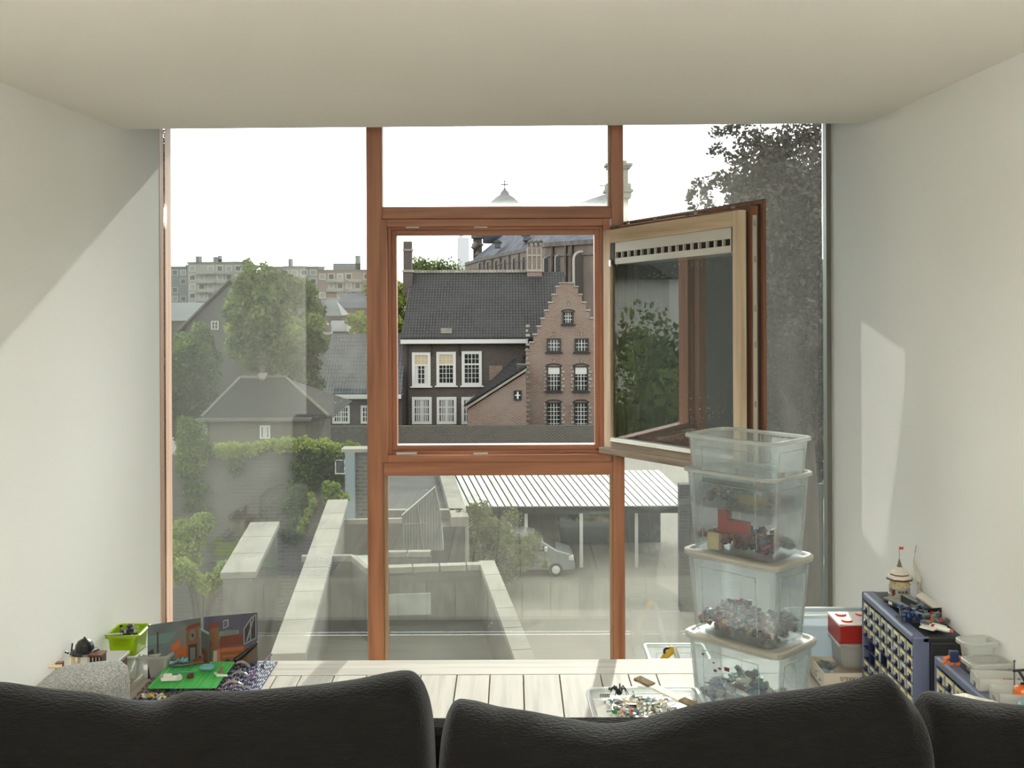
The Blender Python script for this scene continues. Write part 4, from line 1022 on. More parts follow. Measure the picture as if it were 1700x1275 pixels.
for x in (-1.9, 1.75):
    wv = MB().lathe([(.2, -.1), (.33, -.1), (.35, 0), (.33, .1), (.2, .1)], 18); wv.v = [(px_ + x, pz_ + .08, py_ + .35) for px_, py_, pz_ in wv.v]
    wh = wv.build('wheel', M_wdark, vn)
    hv = MB().lathe([(.02, -.13), (.19, -.12), (.2, 0)], 14); hv.v = [(px_ + x, pz_ + .08, py_ + .35) for px_, py_, pz_ in hv.v]; hv.build('hubcap', M_steel, wh)
MB().tube([(-.35, .35, 2.02), (-.35, .35, 2.35), (-.75, .35, 2.75)], .04).build('roof_pipe', M_wframe, vn)
vn.location = (vx - .2, Yv, ZG)
# ================================================================ THINGS IN THE ROOM
OUTK = 1.0
def pm(c, rough=.3): return mat('plastic_%d_%d_%d' % c, c, rough, spec=.5)
C_RED, C_BLUE, C_NAVY, C_YEL, C_WHT, C_LG, C_DG, C_BLK, C_GRN, C_TAN, C_BRN, C_TEAL, C_ORG, C_LBL = ((170, 40, 34), (52, 88, 150), (36, 52, 88), (214, 172, 40), (226, 224, 214), (158, 158, 152), (92, 94, 92), (28, 28, 28), (44, 140, 66), (206, 184, 138), (104, 56, 38), (88, 138, 140), (206, 100, 34), (138, 188, 214))
def rrect(w, d, r, z, n=4):
    pts = []
    for cx, cy_, a0 in ((w / 2 - r, d / 2 - r, 0), (-w / 2 + r, d / 2 - r, 90), (-w / 2 + r, -d / 2 + r, 180), (w / 2 - r, -d / 2 + r, 270)):
        for i in range(n + 1):
            a = rad(a0 + 90 * i / n); pts.append((cx + r * math.cos(a), cy_ + r * math.sin(a), z))
    return pts
M_clear = plasticmat('clear_plastic', (248, 252, 252), thru=.80, transl=.85, gloss=.03, tint=(251, 254, 254))
M_rim = plasticmat('clear_plastic_rim', (244, 246, 240), thru=.30, transl=.6, gloss=.10)
M_lid = plasticmat('ivory_lid', (242, 238, 224), thru=.28, transl=.6, gloss=.10)
M_milk = plasticmat('milky_plastic', (248, 248, 242), thru=.28, transl=.7, gloss=.05)
def tub(name, label, loc, rz, w, d, h, m=M_clear, mr=M_rim, taper=.88, r=.035, rim=.011, lid=None, group=None, cat='storage tub', ribs=True, th=.0022):
    t = empty(name, loc, label, cat, group, rz)
    tw, td = w - .02, d - .02
    o = [rrect(tw * taper, td * taper, r * .9, 0), rrect(tw, td, r, h - .004)]
    i_ = [rrect(tw - 2 * th, td - 2 * th, r, h - .004), rrect(tw * taper - 2 * th, td * taper - 2 * th, r * .9, th)]
    MB().loft(o + i_).build('body', m, t, smooth=False)
    rr = MB().loft([rrect(tw - .003, td - .003, r, h - .012), rrect(tw + rim * 2, td + rim * 2, r + rim * .8, h - .012), rrect(tw + rim * 2, td + rim * 2, r + rim * .8, h - .002), rrect(tw + rim * 1.4, td + rim * 1.4, r + rim * .6, h), rrect(tw - .003, td - .003, r, h), rrect(tw - .003, td - .003, r, h - .012)], cap=False).build('rim', mr, t)
    if ribs:
        b = MB(); z0, z1 = h * .12, h * .84
        def sx(z): return (taper + (1 - taper) * z / h)
        for s_ in (-1, 1):
            for (ax_, half, other) in (('x', td * .30, tw / 2), ('y', tw * .30, td / 2)):
                q = []
                for (u, z) in ((-half, z0), (-half, z1), (half, z1), (half, z0)):
                    off_ = other * sx(z) + .0006
                    q.append((s_ * off_, u, z) if ax_ == 'x' else (u, s_ * off_, z))
                b.tube(q, .0014, 4)
        b.build('side_rib', mr, t, kind='stuff')
    if lid:
        MB().loft([rrect(tw + .02, td + .02, r + .012, h - .006), rrect(tw + .03, td + .03, r + .016, h - .002), rrect(tw + .028, td + .028, r + .016, h + .007), rrect(tw + .012, td + .012, r + .01, h + .010), rrect(tw - .01, td - .01, r, h + .010), rrect(tw - .016, td - .016, r, h + .003)]).build('lid', lid, t)
    return t
def pile(name, label, loc, rz, w, d, h, n, size, cols, cat='toy bricks', seed=0, kind='stuff', flat=.6, bevel=0):
    g = random.Random(seed); mb = MB(); c_, s_ = math.cos(rz), math.sin(rz)
    for i in range(n):
        u, v = g.uniform(-1, 1), g.uniform(-1, 1)
        top = h * (1 - .45 * (u * u + v * v) / 2) * (0.7 + .3 * math.sin(u * 4 + seed) * math.cos(v * 3))
        z = g.random() ** .6 * top
        sx_, sy_, sz_ = size * g.uniform(.6, 2.0), size * g.uniform(.6, 1.2), size * g.choice([.35, .6, .8])
        M = Matrix.Translation((loc[0] + (u * (w / 2 - size) * c_ - v * (d / 2 - size) * s_), loc[1] + (u * (w / 2 - size) * s_ + v * (d / 2 - size) * c_), loc[2] + z + size * .6)) @ Matrix.Rotation(g.uniform(0, 6.3), 4, 'Z') @ Matrix.Rotation(g.uniform(-flat, flat), 4, 'X') @ Matrix.Rotation(g.uniform(-flat, flat), 4, 'Y')
        mb.M = M; mb.k = g.randrange(len(cols)); mb.cbox((0, 0, 0), (sx_, sy_, sz_))
        if g.random() < .5: mb.cbox((0, 0, sz_ * .6), (sx_ * .3, sy_ * .4, sz_ * .2))
    return mb.build(name, [pm(c) for c in cols], label=label, cat=cat, kind=kind)

# ---------------- the stack of four see-through tubs
BA = rad(-46)
def bc(px, py, z): return G0(px, py, z)
ctr = Vector((.835, 3.975, 0))
TW, TD = .395, .272
def bstack(z, h, label, lid=None, off_=(0, 0), drz=0, s=1.0):
    return tub('storage_tub', label, (ctr.x + off_[0], ctr.y + off_[1], z), BA + drz, TW * s, TD * s, h, lid=lid, group='see-through tubs in the tall stack')
bstack(.0005, .283, 'lidded see-through plastic tub at the bottom of the tall stack, stickers on its front', M_lid, (.005, -.005), rad(1), 1.01)
bstack(.295, .283, 'lidded see-through plastic tub with a low layer of coloured bricks, second from the bottom', M_lid, (0, -.002))
bstack(.590, .288, 'see-through plastic tub with red pieces inside, carrying the open topmost tub nested in it', None, (0, 0))
bstack(.745, .256, 'open see-through plastic tub nested at the top of the tall stack', None, (0, 0), 0, .985)
cx_, cy2 = ctr.x, ctr.y
pile('toy_bricks', 'loose blue-grey and white pieces in the bottom tub of the stack', (cx_, cy2, .004), BA, .33, .21, .15, 300, .02, [C_NAVY, C_DG, C_LG, C_BLUE, C_WHT, C_TEAL, C_BRN], seed=1)
pile('toy_bricks', 'layer of mixed coloured bricks in the third tub from the top', (cx_, cy2, .298), BA, .33, .21, .10, 620, .013, [(150, 74, 70), C_BLUE, (190, 160, 84), C_DG, C_LG, C_NAVY, (150, 74, 70), C_LG, (120, 112, 116)], seed=2)
pile('toy_bricks', 'red, blue and dark pieces in the tub below the topmost one', (cx_, cy2, .593), BA, .33, .21, .08, 260, .018, [(150, 74, 70), C_NAVY, C_DG, C_BRN, C_NAVY, C_DG], seed=3)
pile('toy_bricks', 'blue, grey and white parts in the open topmost tub', (cx_, cy2, .749), BA, .32, .20, .085, 420, .015, [C_LG, C_BLUE, C_WHT, C_DG, C_LBL, C_DG, C_RED], seed=4)
def inb(u, v, z, z0=0): c_, s_ = math.cos(BA), math.sin(BA); return (cx_ + u * c_ - v * s_, cy2 + u * s_ + v * c_, z)
# camera-facing long side is v = -TD/2 (local), short right side is u = +TW/2
def oneoff(name, mb, m, label, cat, loc, rz=0, bevel=.001, group=None):
    return mb.build(name, m, label=label, cat=cat, loc=loc, rz=rz, bevel=bevel, group=group)
oneoff('plank_piece', MB().cbox((0, 0, 0), (.20, .02, .022)), pm(C_DG), 'long dark bar lying along the front of the topmost tub', 'toy part', inb(-.03, -.085, .835), BA + .03)
oneoff('carton', MB().cbox((0, 0, 0), (.11, .016, .03)), mat('cardboard', (176, 152, 112), .85), 'low brown card strip behind the rim of the second tub from the top', 'carton', inb(.085, -.09, .79), BA)
oneoff('small_box', MB().cbox((0, 0, 0), (.05, .02, .055)), mat('card_pale', (206, 190, 152), .8), 'pale upright card box among the red pieces in a tub', 'carton', inb(-.075, -.095, .625), BA)
oneoff('red_box', MB().cbox((0, 0, 0), (.12, .03, .045)).cbox((-.04, 0, .035), (.04, .03, .04)), pm(C_RED), 'stepped red plastic piece standing in the tub below the topmost', 'toy part', inb(-.03, -.04, .675), BA)
oneoff('card_tag', MB().cbox((0, 0, 0), (.018, .003, .05)).cbox((.01, -.003, .01), (.02, .003, .03)), mat('card_pale', (206, 190, 152), .8), 'small tan card tag standing in the right corner of the topmost tub', 'tag', inb(.15, -.02, .86), BA + 1.57)
st = empty('sticker_sheet', inb(0, 0, 0), 'scatter of small brown stickers on the bottom tub of the stack', 'stickers')
st.location = (0, 0, 0)
for (u, z, a, s_) in ((-.10, .225, .3, .006), (-.055, .205, .4, .005), (-.03, .19, .5, .007), (-.05, .178, .2, .008), (.0, .195, -.2, .013), (.045, .205, 1.4, .006), (-.035, .15, .2, .004), (.005, .155, 0, .006)):
    p = inb(u, -TD / 2 * (.86 + .14 * z / .283) - .001, z)
    MB().cbox((0, 0, 0), (s_ * 1.6, .0012, s_)).build('sticker', pm(C_BRN), st, loc=p, rz=BA)
for (v, z) in ((-.085, .12), (-.072, .12)):
    p = inb(TW / 2 * (.86 + .14 * z / .283) + .001, v, z)
    MB().cbox((0, 0, 0), (.0012, .006, .035)).build('sticker', pm(C_BLK), st, loc=p, rz=BA)

# ---------------- open tray of small parts
TA = rad(2)
tx, ty = .445, 3.735
tub('parts_tray', 'open clear tray of small white and grey parts on the planks beside the tub stack', (tx, ty, .0005), TA, .39, .285, .14, r=.03)
MB().cbox((0, 0, 0), (.34, .235, .003)).build('white_sheet', pm(C_WHT, .6), label='white sheet lying under the parts in the open tray', cat='sheet', loc=(tx, ty, .108), rz=TA)
pile('small_parts', 'grey, white and teal small parts heaped in the open tray', (tx - .02, ty - .01, .110), TA, .25, .18, .022, 170, .011, [C_WHT, C_LG, C_LG, C_DG, C_WHT, C_TEAL, C_TAN], seed=5)
def tp(px, py, z): return G0(px, py, z)
bar = empty('sanding_stick', (0, 0, 0), 'long pale stick with a brown pad leaning across the parts tray', 'tool')
a, b = tp(1062, 1130, .155), tp(1150, 1172, .125)
d_ = (b - a).normalized(); nn_ = Vector((-d_.y, d_.x, 0)) * .019
def plank3(a, b, name, m, par, z=.006): MB().hexa([a - nn_, a + nn_, b + nn_, b - nn_], [v + Vector((0, 0, z)) for v in (a - nn_, a + nn_, b + nn_, b - nn_)]).build(name, m, par, bevel=.001)
plank3(a, b, 'shaft', mat('cream_stick', (224, 214, 190), .6), bar)
plank3(a - d_ * .012, a + d_ * .055, 'pad', mat('brown_pad', (136, 118, 84), .9, (112, 98, 70), (60, 60, 60)), bar, .009)
plank3(b - d_ * .045, b + d_ * .04, 'pad', MATS['brown_pad'], bar, .009)
def greeble(name, label, loc, cols, n, ext, size, seed, cat='toy', rz=0, core=None):
    """a built toy: body block plus attached bits, each colour one part"""
    t = empty(name, loc, label, cat, rz=rz); g = random.Random(seed)
    mbs = [MB() for _ in cols]
    mbs[0].cbox((0, 0, ext[2] * .35), (core or (ext[0] * 1.2, ext[1] * 1.1, ext[2] * .7)))
    for i in range(n):
        k_ = g.randrange(len(cols)); mb = mbs[k_]
        u, v, w = g.uniform(-1, 1), g.uniform(-1, 1), g.uniform(0, 1)
        mb.at((u * ext[0], v * ext[1], w * ext[2] + size * .3), g.choice([0, .3, 1.2, 2.2]), g.uniform(-.3, .3))
        if g.random() < .3: mb.lathe([(size * .4, -size * .5), (size * .45, size * .5)], 8)
        else: mb.cbox((0, 0, 0), (size * g.uniform(.6, 2.2), size * g.uniform(.5, 1), size * g.uniform(.3, .9)))
    for i, mb in enumerate(mbs):
        if mb.v: mb.build(['body', 'trim_bricks', 'detail_bricks', 'light_bricks'][min(i, 3)], pm(cols[i]), t, bevel=.0006, kind=None if i == 0 else 'stuff')
    return t
sp = empty('dragon_toy', tp(1028, 1158, .128), 'small black spiky creature on the left of the parts tray', 'toy')
mb = MB().ball((0, 0, .02), .012, 8, 5)
for i in range(9):
    a_ = i * .7; mb.tube([(0, 0, .02), (.018 * math.cos(a_), .012 * math.sin(a_), .034 + .004 * (i % 3)), (.032 * math.cos(a_), .02 * math.sin(a_), .012 + .012 * (i % 2))], [.003, .003, .001], 5)
mb.tube([(0, 0, .02), (-.02, 0, .035), (-.03, 0, .03)], [.006, .005, .003], 6)
mb.build('body', pm(C_BLK), sp)
MB().ball((-.032, 0, .03), .006, 6, 4).build('head', pm(C_BLK), sp)
oneoff('green_tile', MB().cbox((0, 0, 0), (.018, .003, .018)), pm(C_GRN), 'small green square tile in the parts tray', 'toy part', tp(1020, 1183, .128))
oneoff('black_brick', MB().cbox((0, 0, 0), (.034, .012, .014)), pm(C_BLK), 'black oblong brick in the middle of the parts tray', 'toy part', tp(1048, 1172, .130))
oneoff('orange_clip', MB().tube([(-.008, 0, 0), (0, 0, .008), (.006, 0, -.004)], .003, 6), pm(C_ORG), 'small orange clip beside the green tile', 'toy part', tp(1034, 1184, .130))
oneoff('red_stud', MB().cbox((0, 0, 0), (.012, .008, .008)).lathe([(.003, .004), (.003, .007)], 8), pm((214, 66, 40)), 'small red stud brick on grey bricks in the parts tray', 'toy part', tp(1049, 1179, .138))
for (px, py, lab) in ((1004, 1154, 'back left'), (1115, 1177, 'front right')):
    g_ = empty('vent_tile', tp(px, py, .128), 'small striped black and white grille tile at the %s of the parts tray' % lab, 'toy part')
    MB().cbox((0, 0, 0), (.036, .002, .015)).build('plate', pm(C_WHT), g_)
    for i in range(6): MB().cbox((-.014 + i * .0056, -.0016, 0), (.0028, .0014, .012)).build('slot', pm(C_BLK), g_)

# ---------------- on the low seat by the glass
wt = tub('white_tub', 'white-rimmed tub on the low window seat beyond the floor edge', (.705, 4.835, -.309), 0, .27, .22, .252, taper=.9, r=.012)
cu = empty('rotary_cutter', W(1108, 1081, 4.84), 'yellow rotary cutter with black wheel in the white-rimmed tub', 'cutter')
w_ = MB().lathe([(.0001, -.004), (.019, -.004), (.019, .004), (.0001, .004)], 20); w_.v = [(x, z, y) for x, y, z in w_.v]; w_.build('wheel', pm(C_BLK), cu)
w_ = MB().lathe([(.0001, -.007), (.009, -.006), (.009, -.004)], 14); w_.v = [(x, z, y) for x, y, z in w_.v]; w_.build('hub', pm(C_WHT), cu)
MB().tube([(.02, .005, .018), (.012, .006, -.002), (-.012, .006, -.03), (-.04, .006, -.07), (-.05, .006, -.2)], [.008, .02, .014, .011, .009], 8).build('handle', pm(C_YEL), cu, smooth=True)
oneoff('paper_roll', MB().tube([W(1118, 1074, 4.88), W(1127, 1098, 4.86), (.76, 4.84, -.295)], .011, 12), pm(C_WHT, .7), 'white paper roll leaning in the white-rimmed tub', 'roll', (0, 0, 0), bevel=0)

# ---------------- right: printed box, clear tub, red brick-shaped box, further tub
pb = empty('printed_box', (1.318, 4.315, 0), 'flat white cardboard box with brown upside-down lettering on its front', 'box')
M_card = mat('white_card', (216, 208, 192), .8, (206, 196, 178), (6, 6, 6))
MB().box(-.146, .146, -.095, .095, .0005, .004).box(-.146, .146, -.095, -.092, .004, .061).box(-.146, .146, .092, .095, .004, .061).box(-.146, -.143, -.092, .092, .004, .061).box(.143, .146, -.092, .092, .004, .061).build('body', M_card, pb)
def text(s_, size, m, parent, loc, rot, name='lettering', ext=.0004, flipx=False):
    cu_ = bpy.data.curves.new(name, 'FONT'); cu_.body = s_; cu_.size = size; cu_.extrude = ext; cu_.align_x = 'CENTER'; cu_.align_y = 'CENTER'
    cu_.materials.append(m)
    o = bpy.data.objects.new(name, cu_); COL.objects.link(o); o.parent = parent; o.location = loc; o.rotation_euler = rot
    bpy.context.view_layer.update()
    me = bpy.data.meshes.new_from_object(o); q = bpy.data.objects.new(name, me); COL.objects.link(q); q.parent = parent; q.location = loc; q.rotation_euler = rot
    bpy.data.objects.remove(o)
    return q
text('ANIMALOTARIUS', .022, mat('brown_ink', (94, 66, 36), .7), pb, (.0, -.0958, .040), (rad(90), rad(180), 0))
text('zoo', .010, MATS['brown_ink'], pb, (-.02, -.0958, .022), (rad(90), rad(180), 0))
for (x, z) in ((-.1, .02), (-.09, .018)): MB().cbox((x, -.0955, z), (.006, .0008, .004)).build('ink_mark', MATS['brown_ink'], pb)
pl_ = MB()
gg = random.Random(4)
for i in range(26):
    c = (gg.uniform(1.19, 1.245), gg.uniform(4.25, 4.40), .02 + gg.random() * .025); pl_.at(c, gg.uniform(0, 3), gg.uniform(-.8, .8)).cbox((0, 0, 0), (.05, .035, .001))
pl_.build('plastic_bags', M_clear, label='crumpled clear bags in the open white cardboard box', cat='plastic bags', kind='stuff')
tub('clear_box', 'clear box with a few parts standing on the white cardboard box', (1.325, 4.345, .062), 0, .165, .165, .092, m=M_milk, taper=.93, r=.012, ribs=False)
pile('small_parts', 'few dark and blue parts in the clear box under the red box', (1.325, 4.345, .066), 0, .13, .13, .03, 60, .011, [C_NAVY, C_BLK, C_WHT, C_GRN, C_LG], seed=8)
rbx = empty('red_box_brick', (1.325, 4.345, .156), 'red brick-shaped storage box with white studded top on the clear box', 'storage box')
M_redb = plasticmat('red_storage', (206, 64, 58), thru=.05, transl=.45, gloss=.06, tint=(240, 120, 110))
MB().box(-.08, .08, -.08, .08, 0, .07).build('body', M_redb, rbx, bevel=.004)
MB().box(-.081, .081, -.081, .081, .07, .077).build('lid', pm((230, 222, 212)), rbx, bevel=.002)
for x in (-.04, .04):
    for y in (-.04, .04):
        s_ = MB().lathe([(.0215, .077), (.0215, .0815), (.0205, .083)], 20, (x, y, 0)).build('stud', pm((214, 70, 62)), rbx)
        MB().lathe([(.0195, .0828), (.0195, .0834)], 20, (x, y, 0)).build('stud_top', pm((230, 222, 212)), s_)
tub('long_clear_tub', 'pale blue-tinted clear tub behind the red brick-shaped box at the floor edge', (1.265, 4.495, .0005), 0, .33, .12, .215, m=plasticmat('blue_clear', (226, 234, 238), thru=.5, transl=.6, tint=(244, 249, 252)), taper=.95, r=.01, ribs=False)

# ---------------- drawer cabinets
M_cabf = mat('cabinet_blue_grey', (98, 106, 132), .45)
M_cabb = mat('cabinet_dark', (34, 36, 38), .5)
M_cabn = mat('cabinet_navy', (30, 36, 66), .5)
M_drw = plasticmat('drawer_clear', (206, 207, 200), thru=.06, transl=.2, gloss=.06)
M_ly2 = mat('label_yellow', (214, 204, 116), .7, (206, 198, 142), (40, 40, 40), objrand=.12)
M_lw2 = mat('label_white', (206, 202, 186), .7, (178, 172, 158), (200, 200, 200), lo=.5, hi=.7)
def cabinet(label, y0, y1, cols, rows, missing, ztop=.388):
    X0, X1 = 1.300, XR - .003
    t = empty('drawer_cabinet', ((X0 + X1) / 2, (y0 + y1) / 2, 0), label, 'drawer cabinet', 'small-parts drawer cabinets along the right wall')
    ox, oy = (X0 + X1) / 2, (y0 + y1) / 2
    f = lambda a, b, c, d, e, g: MB().box(a - ox, b - ox, c - oy, d - oy, e, g)
    f(X0 + .055, X1, y0, y1, .001, ztop - .02).build('body', M_cabb, t, bevel=.006)
    f(X0 + .03, X1, y0, y1, ztop - .022, ztop - .004).build('top_panel', M_cabb, t, bevel=.004)
    n_ = 1
    MB().box(X0 - ox, X0 + .055 - ox, y0 - oy, y0 + .012 - oy, .001, ztop - .002).build('side_frame', M_cabf, t, bevel=.006)
    MB().box(X0 - ox, X0 + .055 - ox, y1 - .012 - oy, y1 - oy, .001, ztop - .002).build('side_frame', M_cabf, t, bevel=.006)
    MB().box(X0 - ox, X0 + .045 - ox, y0 + .012 - oy, y1 - .012 - oy, ztop - .03, ztop).build('top_rail', M_cabf, t, bevel=.01, seg=3)
    MB().box(X0 - ox, X0 + .045 - ox, y0 + .012 - oy, y1 - .012 - oy, .001, .014).build('base_rail', M_cabf, t, bevel=.003)
    zlo, zhi = .014, ztop - .032
    dh, dw = (zhi - zlo) / rows, (y1 - y0 - .024) / cols
    g = MB()
    for c in range(1, cols): yy = y0 + .012 + dw * c - oy; g.box(X0 + .004 - ox, X0 + .05 - ox, yy - .002, yy + .002, zlo, zhi)
    for r in range(1, rows): zz = zlo + dh * r; g.box(X0 + .004 - ox, X0 + .05 - ox, y0 + .012 - oy, y1 - .012 - oy, zz - .0015, zz + .0015)
    g.build('grid', M_cabn, t)
    # prototype meshes
    fw, fh = dw - .011, dh - .007
    P = {}
    for kx in (0, 1):
        pass
    first = None
    for c in range(cols):
        for r in range(rows):
            if (c, r) in missing: continue
            yy = y1 - .012 - dw * (c + .5) - oy; zz = zhi - dh * (r + .5)
            if first is None:
                dmb = MB().prism([(-fw / 2, -fh / 2), (-fw * .24, -fh / 2), (-fw * .26, -fh * .04), (-fw * .14, fh * .10), (fw * .14, fh * .10), (fw * .26, -fh * .04), (fw * .24, -fh / 2), (fw / 2, -fh / 2), (fw / 2, fh / 2), (-fw / 2, fh / 2)], -.001, .003, 'x')
                d0 = dmb.build('drawer', M_drw, t); d0.location = (X0 + .004 - ox, yy, zz)
                b0 = MB().box(.010, .045, -fw * .45, fw * .45, -fh * .48, fh * .3).build('tray', M_cabn, d0)
                l0 = MB().cbox((-.0016, 0, fh * .31), (.0012, fw * .66, fh * .26)).build('label', M_ly2, d0)
                h0 = MB().cbox((-.006, 0, -fh * .22), (.012, fw * .30, fh * .16)).build('handle', M_cabn, d0, bevel=.001)
                lw_ = MB().cbox((-.0016, 0, fh * .31), (.0012, fw * .66, fh * .26)); mw = lw_.build('label', M_lw2, d0).data
                bpy.data.objects.remove([o for o in d0.children if o.data == mw][0])
                first = (d0, [b0, l0, h0], mw)
            else:
                dd = copyto(first[0], t, (X0 + .004 - ox, yy, zz))
                for ch_ in first[1]:
                    q = copyto(ch_, dd)
                    if ch_ is first[1][1] and (c * 5 + r * 3) % 4 == 0: q.data = first[2]
    return t
cabinet('tall end of a blue-grey small-parts drawer cabinet with a model tower on top', 3.63, 4.17, 8, 8, {(0, 3), (1, 3), (0, 4), (1, 4), (3, 3)})
cabinet('nearer blue-grey small-parts drawer cabinet with clear trays on top', 2.88, 3.455, 8, 8, set())
ZT = .389
# model tower
tw_ = empty('model_tower', (1.415, 4.09, ZT), 'round toy castle tower with snowy tiered roof and red flag on the drawer cabinet', 'toy tower')
MB().lathe([(.040, 0), (.040, .012), (.037, .014), (.037, .036)], 14).build('base', pm(C_LG), tw_, bevel=.0005)
MB().lathe([(.036, .036), (.035, .066)], 14).build('shaft', mat('tan_wall', (196, 180, 140), .6), tw_)
q = MB()
for i in range(10):
    a_ = rad(180 + i * 22); q.cbox((.0355 * math.cos(a_), .0355 * math.sin(a_), .042 + (i * 7 % 4) * .006), (.006, .006, .002))
q.build('wall_bricks', pm((150, 132, 98)), tw_, kind='stuff')
MB().lathe([(.050, .064), (.047, .068), (.034, .076)], 8).lathe([(.036, .080), (.033, .083), (.022, .092)], 8).build('roof_eaves', pm((88, 62, 48)), tw_)
MB().lathe([(.046, .069), (.045, .074), (.033, .081)], 8).lathe([(.034, .084), (.030, .089), (.018, .098)], 8).lathe([(.018, .098), (.014, .106), (.009, .109)], 8).build('roof_snow', pm((214, 208, 194)), tw_)
MB().lathe([(.010, .108), (.006, .122), (.001, .138)], 10).build('spire', pm((116, 104, 90)), tw_)
MB().tube([(0, 0, .135), (0, 0, .182)], .0009, 5).build('flagstaff', pm(C_BRN), tw_)
MB().cbox((.008, 0, .176), (.015, .001, .010)).build('flag', pm((214, 84, 66)), tw_)
MB().cbox((-.030, -.022, .018), (.010, .010, .026)).build('door', pm(C_BRN), tw_)
for i in range(3): MB().cbox((-.012 + .012 * i, -.037, .024), (.008, .004, .008)).build('window', pm(C_DG), tw_)
# grey ribbed craft
gc = empty('ribbed_craft', (1.385, 3.965, ZT), 'dark grey ribbed flat-decked toy craft in front of the model tower', 'toy', rz=rad(20))
MB().box(-.045, .045, -.075, .055, .004, .020).build('hull', pm(C_DG), gc, bevel=.002)
for i in range(13): MB().box(-.045, .045, -.073 + i * .0098, -.0685 + i * .0098, .020, .024).build('deck_rib', pm(C_LG), gc)
for i in range(5): MB().box(-.048, -.0452, -.068 + i * .024, -.052 + i * .024, .008, .017).build('window', pm(C_WHT if i % 2 else C_BLK), gc)
# open black case
cs_ = empty('black_case', (1.418, 3.89, ZT), 'open black case with pale ribbed side leaning behind the ribbed craft', 'toy case', rz=rad(12))
MB().box(-.04, .04, -.07, .06, .002, .02).box(-.04, -.035, -.07, .06, .02, .05).box(-.04, .04, -.07, -.066, .02, .034).build('body', pm(C_BLK), cs_, bevel=.002)
MB().hexa([(.02, -.07, .02), (.045, -.07, .03), (.045, .06, .045), (.02, .06, .035)], [(.02, -.07, .026), (.045, -.07, .036), (.045, .06, .052), (.02, .06, .042)]).build('side_panel', pm((190, 186, 172)), cs_, bevel=.001)
for i in range(4): MB().box(-.03, .015, -.06 + i * .03, -.054 + i * .03, .02, .028).build('crossbar', pm(C_DG), cs_)
greeble('blue_robot', 'small dark blue toy robot at the front edge of the far drawer cabinet', (1.335, 3.80, ZT), [C_NAVY, C_BLUE, C_DG], 26, (.030, .022, .045), .013, 3, 'toy robot')
greeble('blue_walker', 'dark blue walking toy with feet beside the small robot', (1.372, 3.785, ZT), [C_NAVY, C_BLUE, C_LG], 24, (.02, .024, .05), .012, 13, 'toy robot')
greeble('orange_starship', 'orange and dark winged toy ship on the cabinet near the wall', (1.425, 3.77, ZT), [C_DG, C_ORG, C_RED, C_TEAL], 40, (.032, .045, .022), .015, 5, 'toy ship', rz=.5)
ws = empty('white_starship', (1.395, 3.685, ZT), 'slim white and red toy ship pointing along the cabinet top', 'toy ship', rz=rad(-50))
w_ = MB().lathe([(.003, -.055), (.007, -.05), (.008, -.02), (.009, .03), (.006, .05)], 10); w_.v = [(z, x, y + .012) for x, y, z in w_.v]; w_.build('fuselage', pm(C_WHT), ws)
w_ = MB().lathe([(.0086, -.014), (.0092, -.004)], 10); w_.v = [(z, x, y + .012) for x, y, z in w_.v]; w_.build('red_band', pm(C_RED), ws)
MB().box(-.04, .01, -.035, -.008, .008, .014).box(-.03, .02, .008, .035, .008, .014).build('wings', pm(C_WHT), ws, bevel=.001)
MB().ball((.056, 0, .012), .006, 8, 5).build('nose', pm((190, 90, 84)), ws)
MB().box(-.05, -.02, -.012, .012, .016, .026).build('engine', pm(C_DG), ws, bevel=.001)
# pale cable and hose on the wall behind the tower
MB().tube([(XR - .012, 4.02, .392), (XR - .012, 4.00, .43), (XR - .012, 4.01, .47), (XR - .010, 4.05, .505), (XR - .008, 4.07, .525), (XR - .007, 4.06, .56), (XR - .007, 4.05, .585)], [.009, .009, .009, .007, .003, .0018, .0018], 8).build('wall_cable', pm((186, 182, 168), .6), label='pale thick cable rising against the right wall behind the model tower', cat='cable', smooth=True)

# things on the nearer cabinet
ct = tub('clear_tub', 'rounded clear tub standing on the far end of the nearer drawer cabinet', (1.405, 3.38, ZT), rad(8), .115, .085, .07, m=M_milk, taper=.85, r=.02, ribs=False)
tub('clear_tub', 'low clear tub under the rounded one, on the nearer drawer cabinet', (1.40, 3.30, ZT), rad(5), .13, .09, .035, m=M_milk, taper=.92, r=.012, ribs=False)
oo = empty('orange_figure', (1.325, 3.36, ZT), 'small orange figure with blue block body on the nearer cabinet', 'toy robot')
MB().cbox((0, 0, .026), (.026, .018, .034)).build('body', pm(C_NAVY), oo, bevel=.002)
for s_ in (-1, 1):
    MB().tube([(s_ * .013, 0, .024), (s_ * .028, -.004, .018), (s_ * .034, -.008, .006)], .006, 6).build('arm', pm(C_ORG), oo)
    MB().cbox((s_ * .010, 0, .005), (.012, .02, .010)).build('foot', pm(C_ORG), oo, bevel=.001)
def opendrawer(label, loc, rz, w=.16, d=.075, h=.036):
    t = empty('open_drawer', loc, label, 'drawer', 'loose clear drawers on the nearer cabinet', rz)
    MB().box(-w / 2, w / 2, -d / 2, d / 2, .001, .003).box(-w / 2, w / 2, -d / 2, -d / 2 + .002, .003, h).box(-w / 2, w / 2, d / 2 - .002, d / 2, .003, h).box(w / 2 - .002, w / 2, -d / 2, d / 2, .003, h).build('body', M_milk, t)
    MB().prism([(-d / 2, .001), (-d * .2, .001), (-d * .2, h * .4), (0, h * .55), (d * .2, h * .4), (d * .2, .001), (d / 2, .001), (d / 2, h), (-d / 2, h)], -w / 2 - .004, -w / 2, 'x').build('front', plasticmat('drawer_front', (196, 192, 176), thru=.1, transl=.3), t)
    return t
d1_ = opendrawer('clear drawer of small parts on the nearer cabinet, behind the orange toy', (1.395, 3.17, ZT), rad(-6))
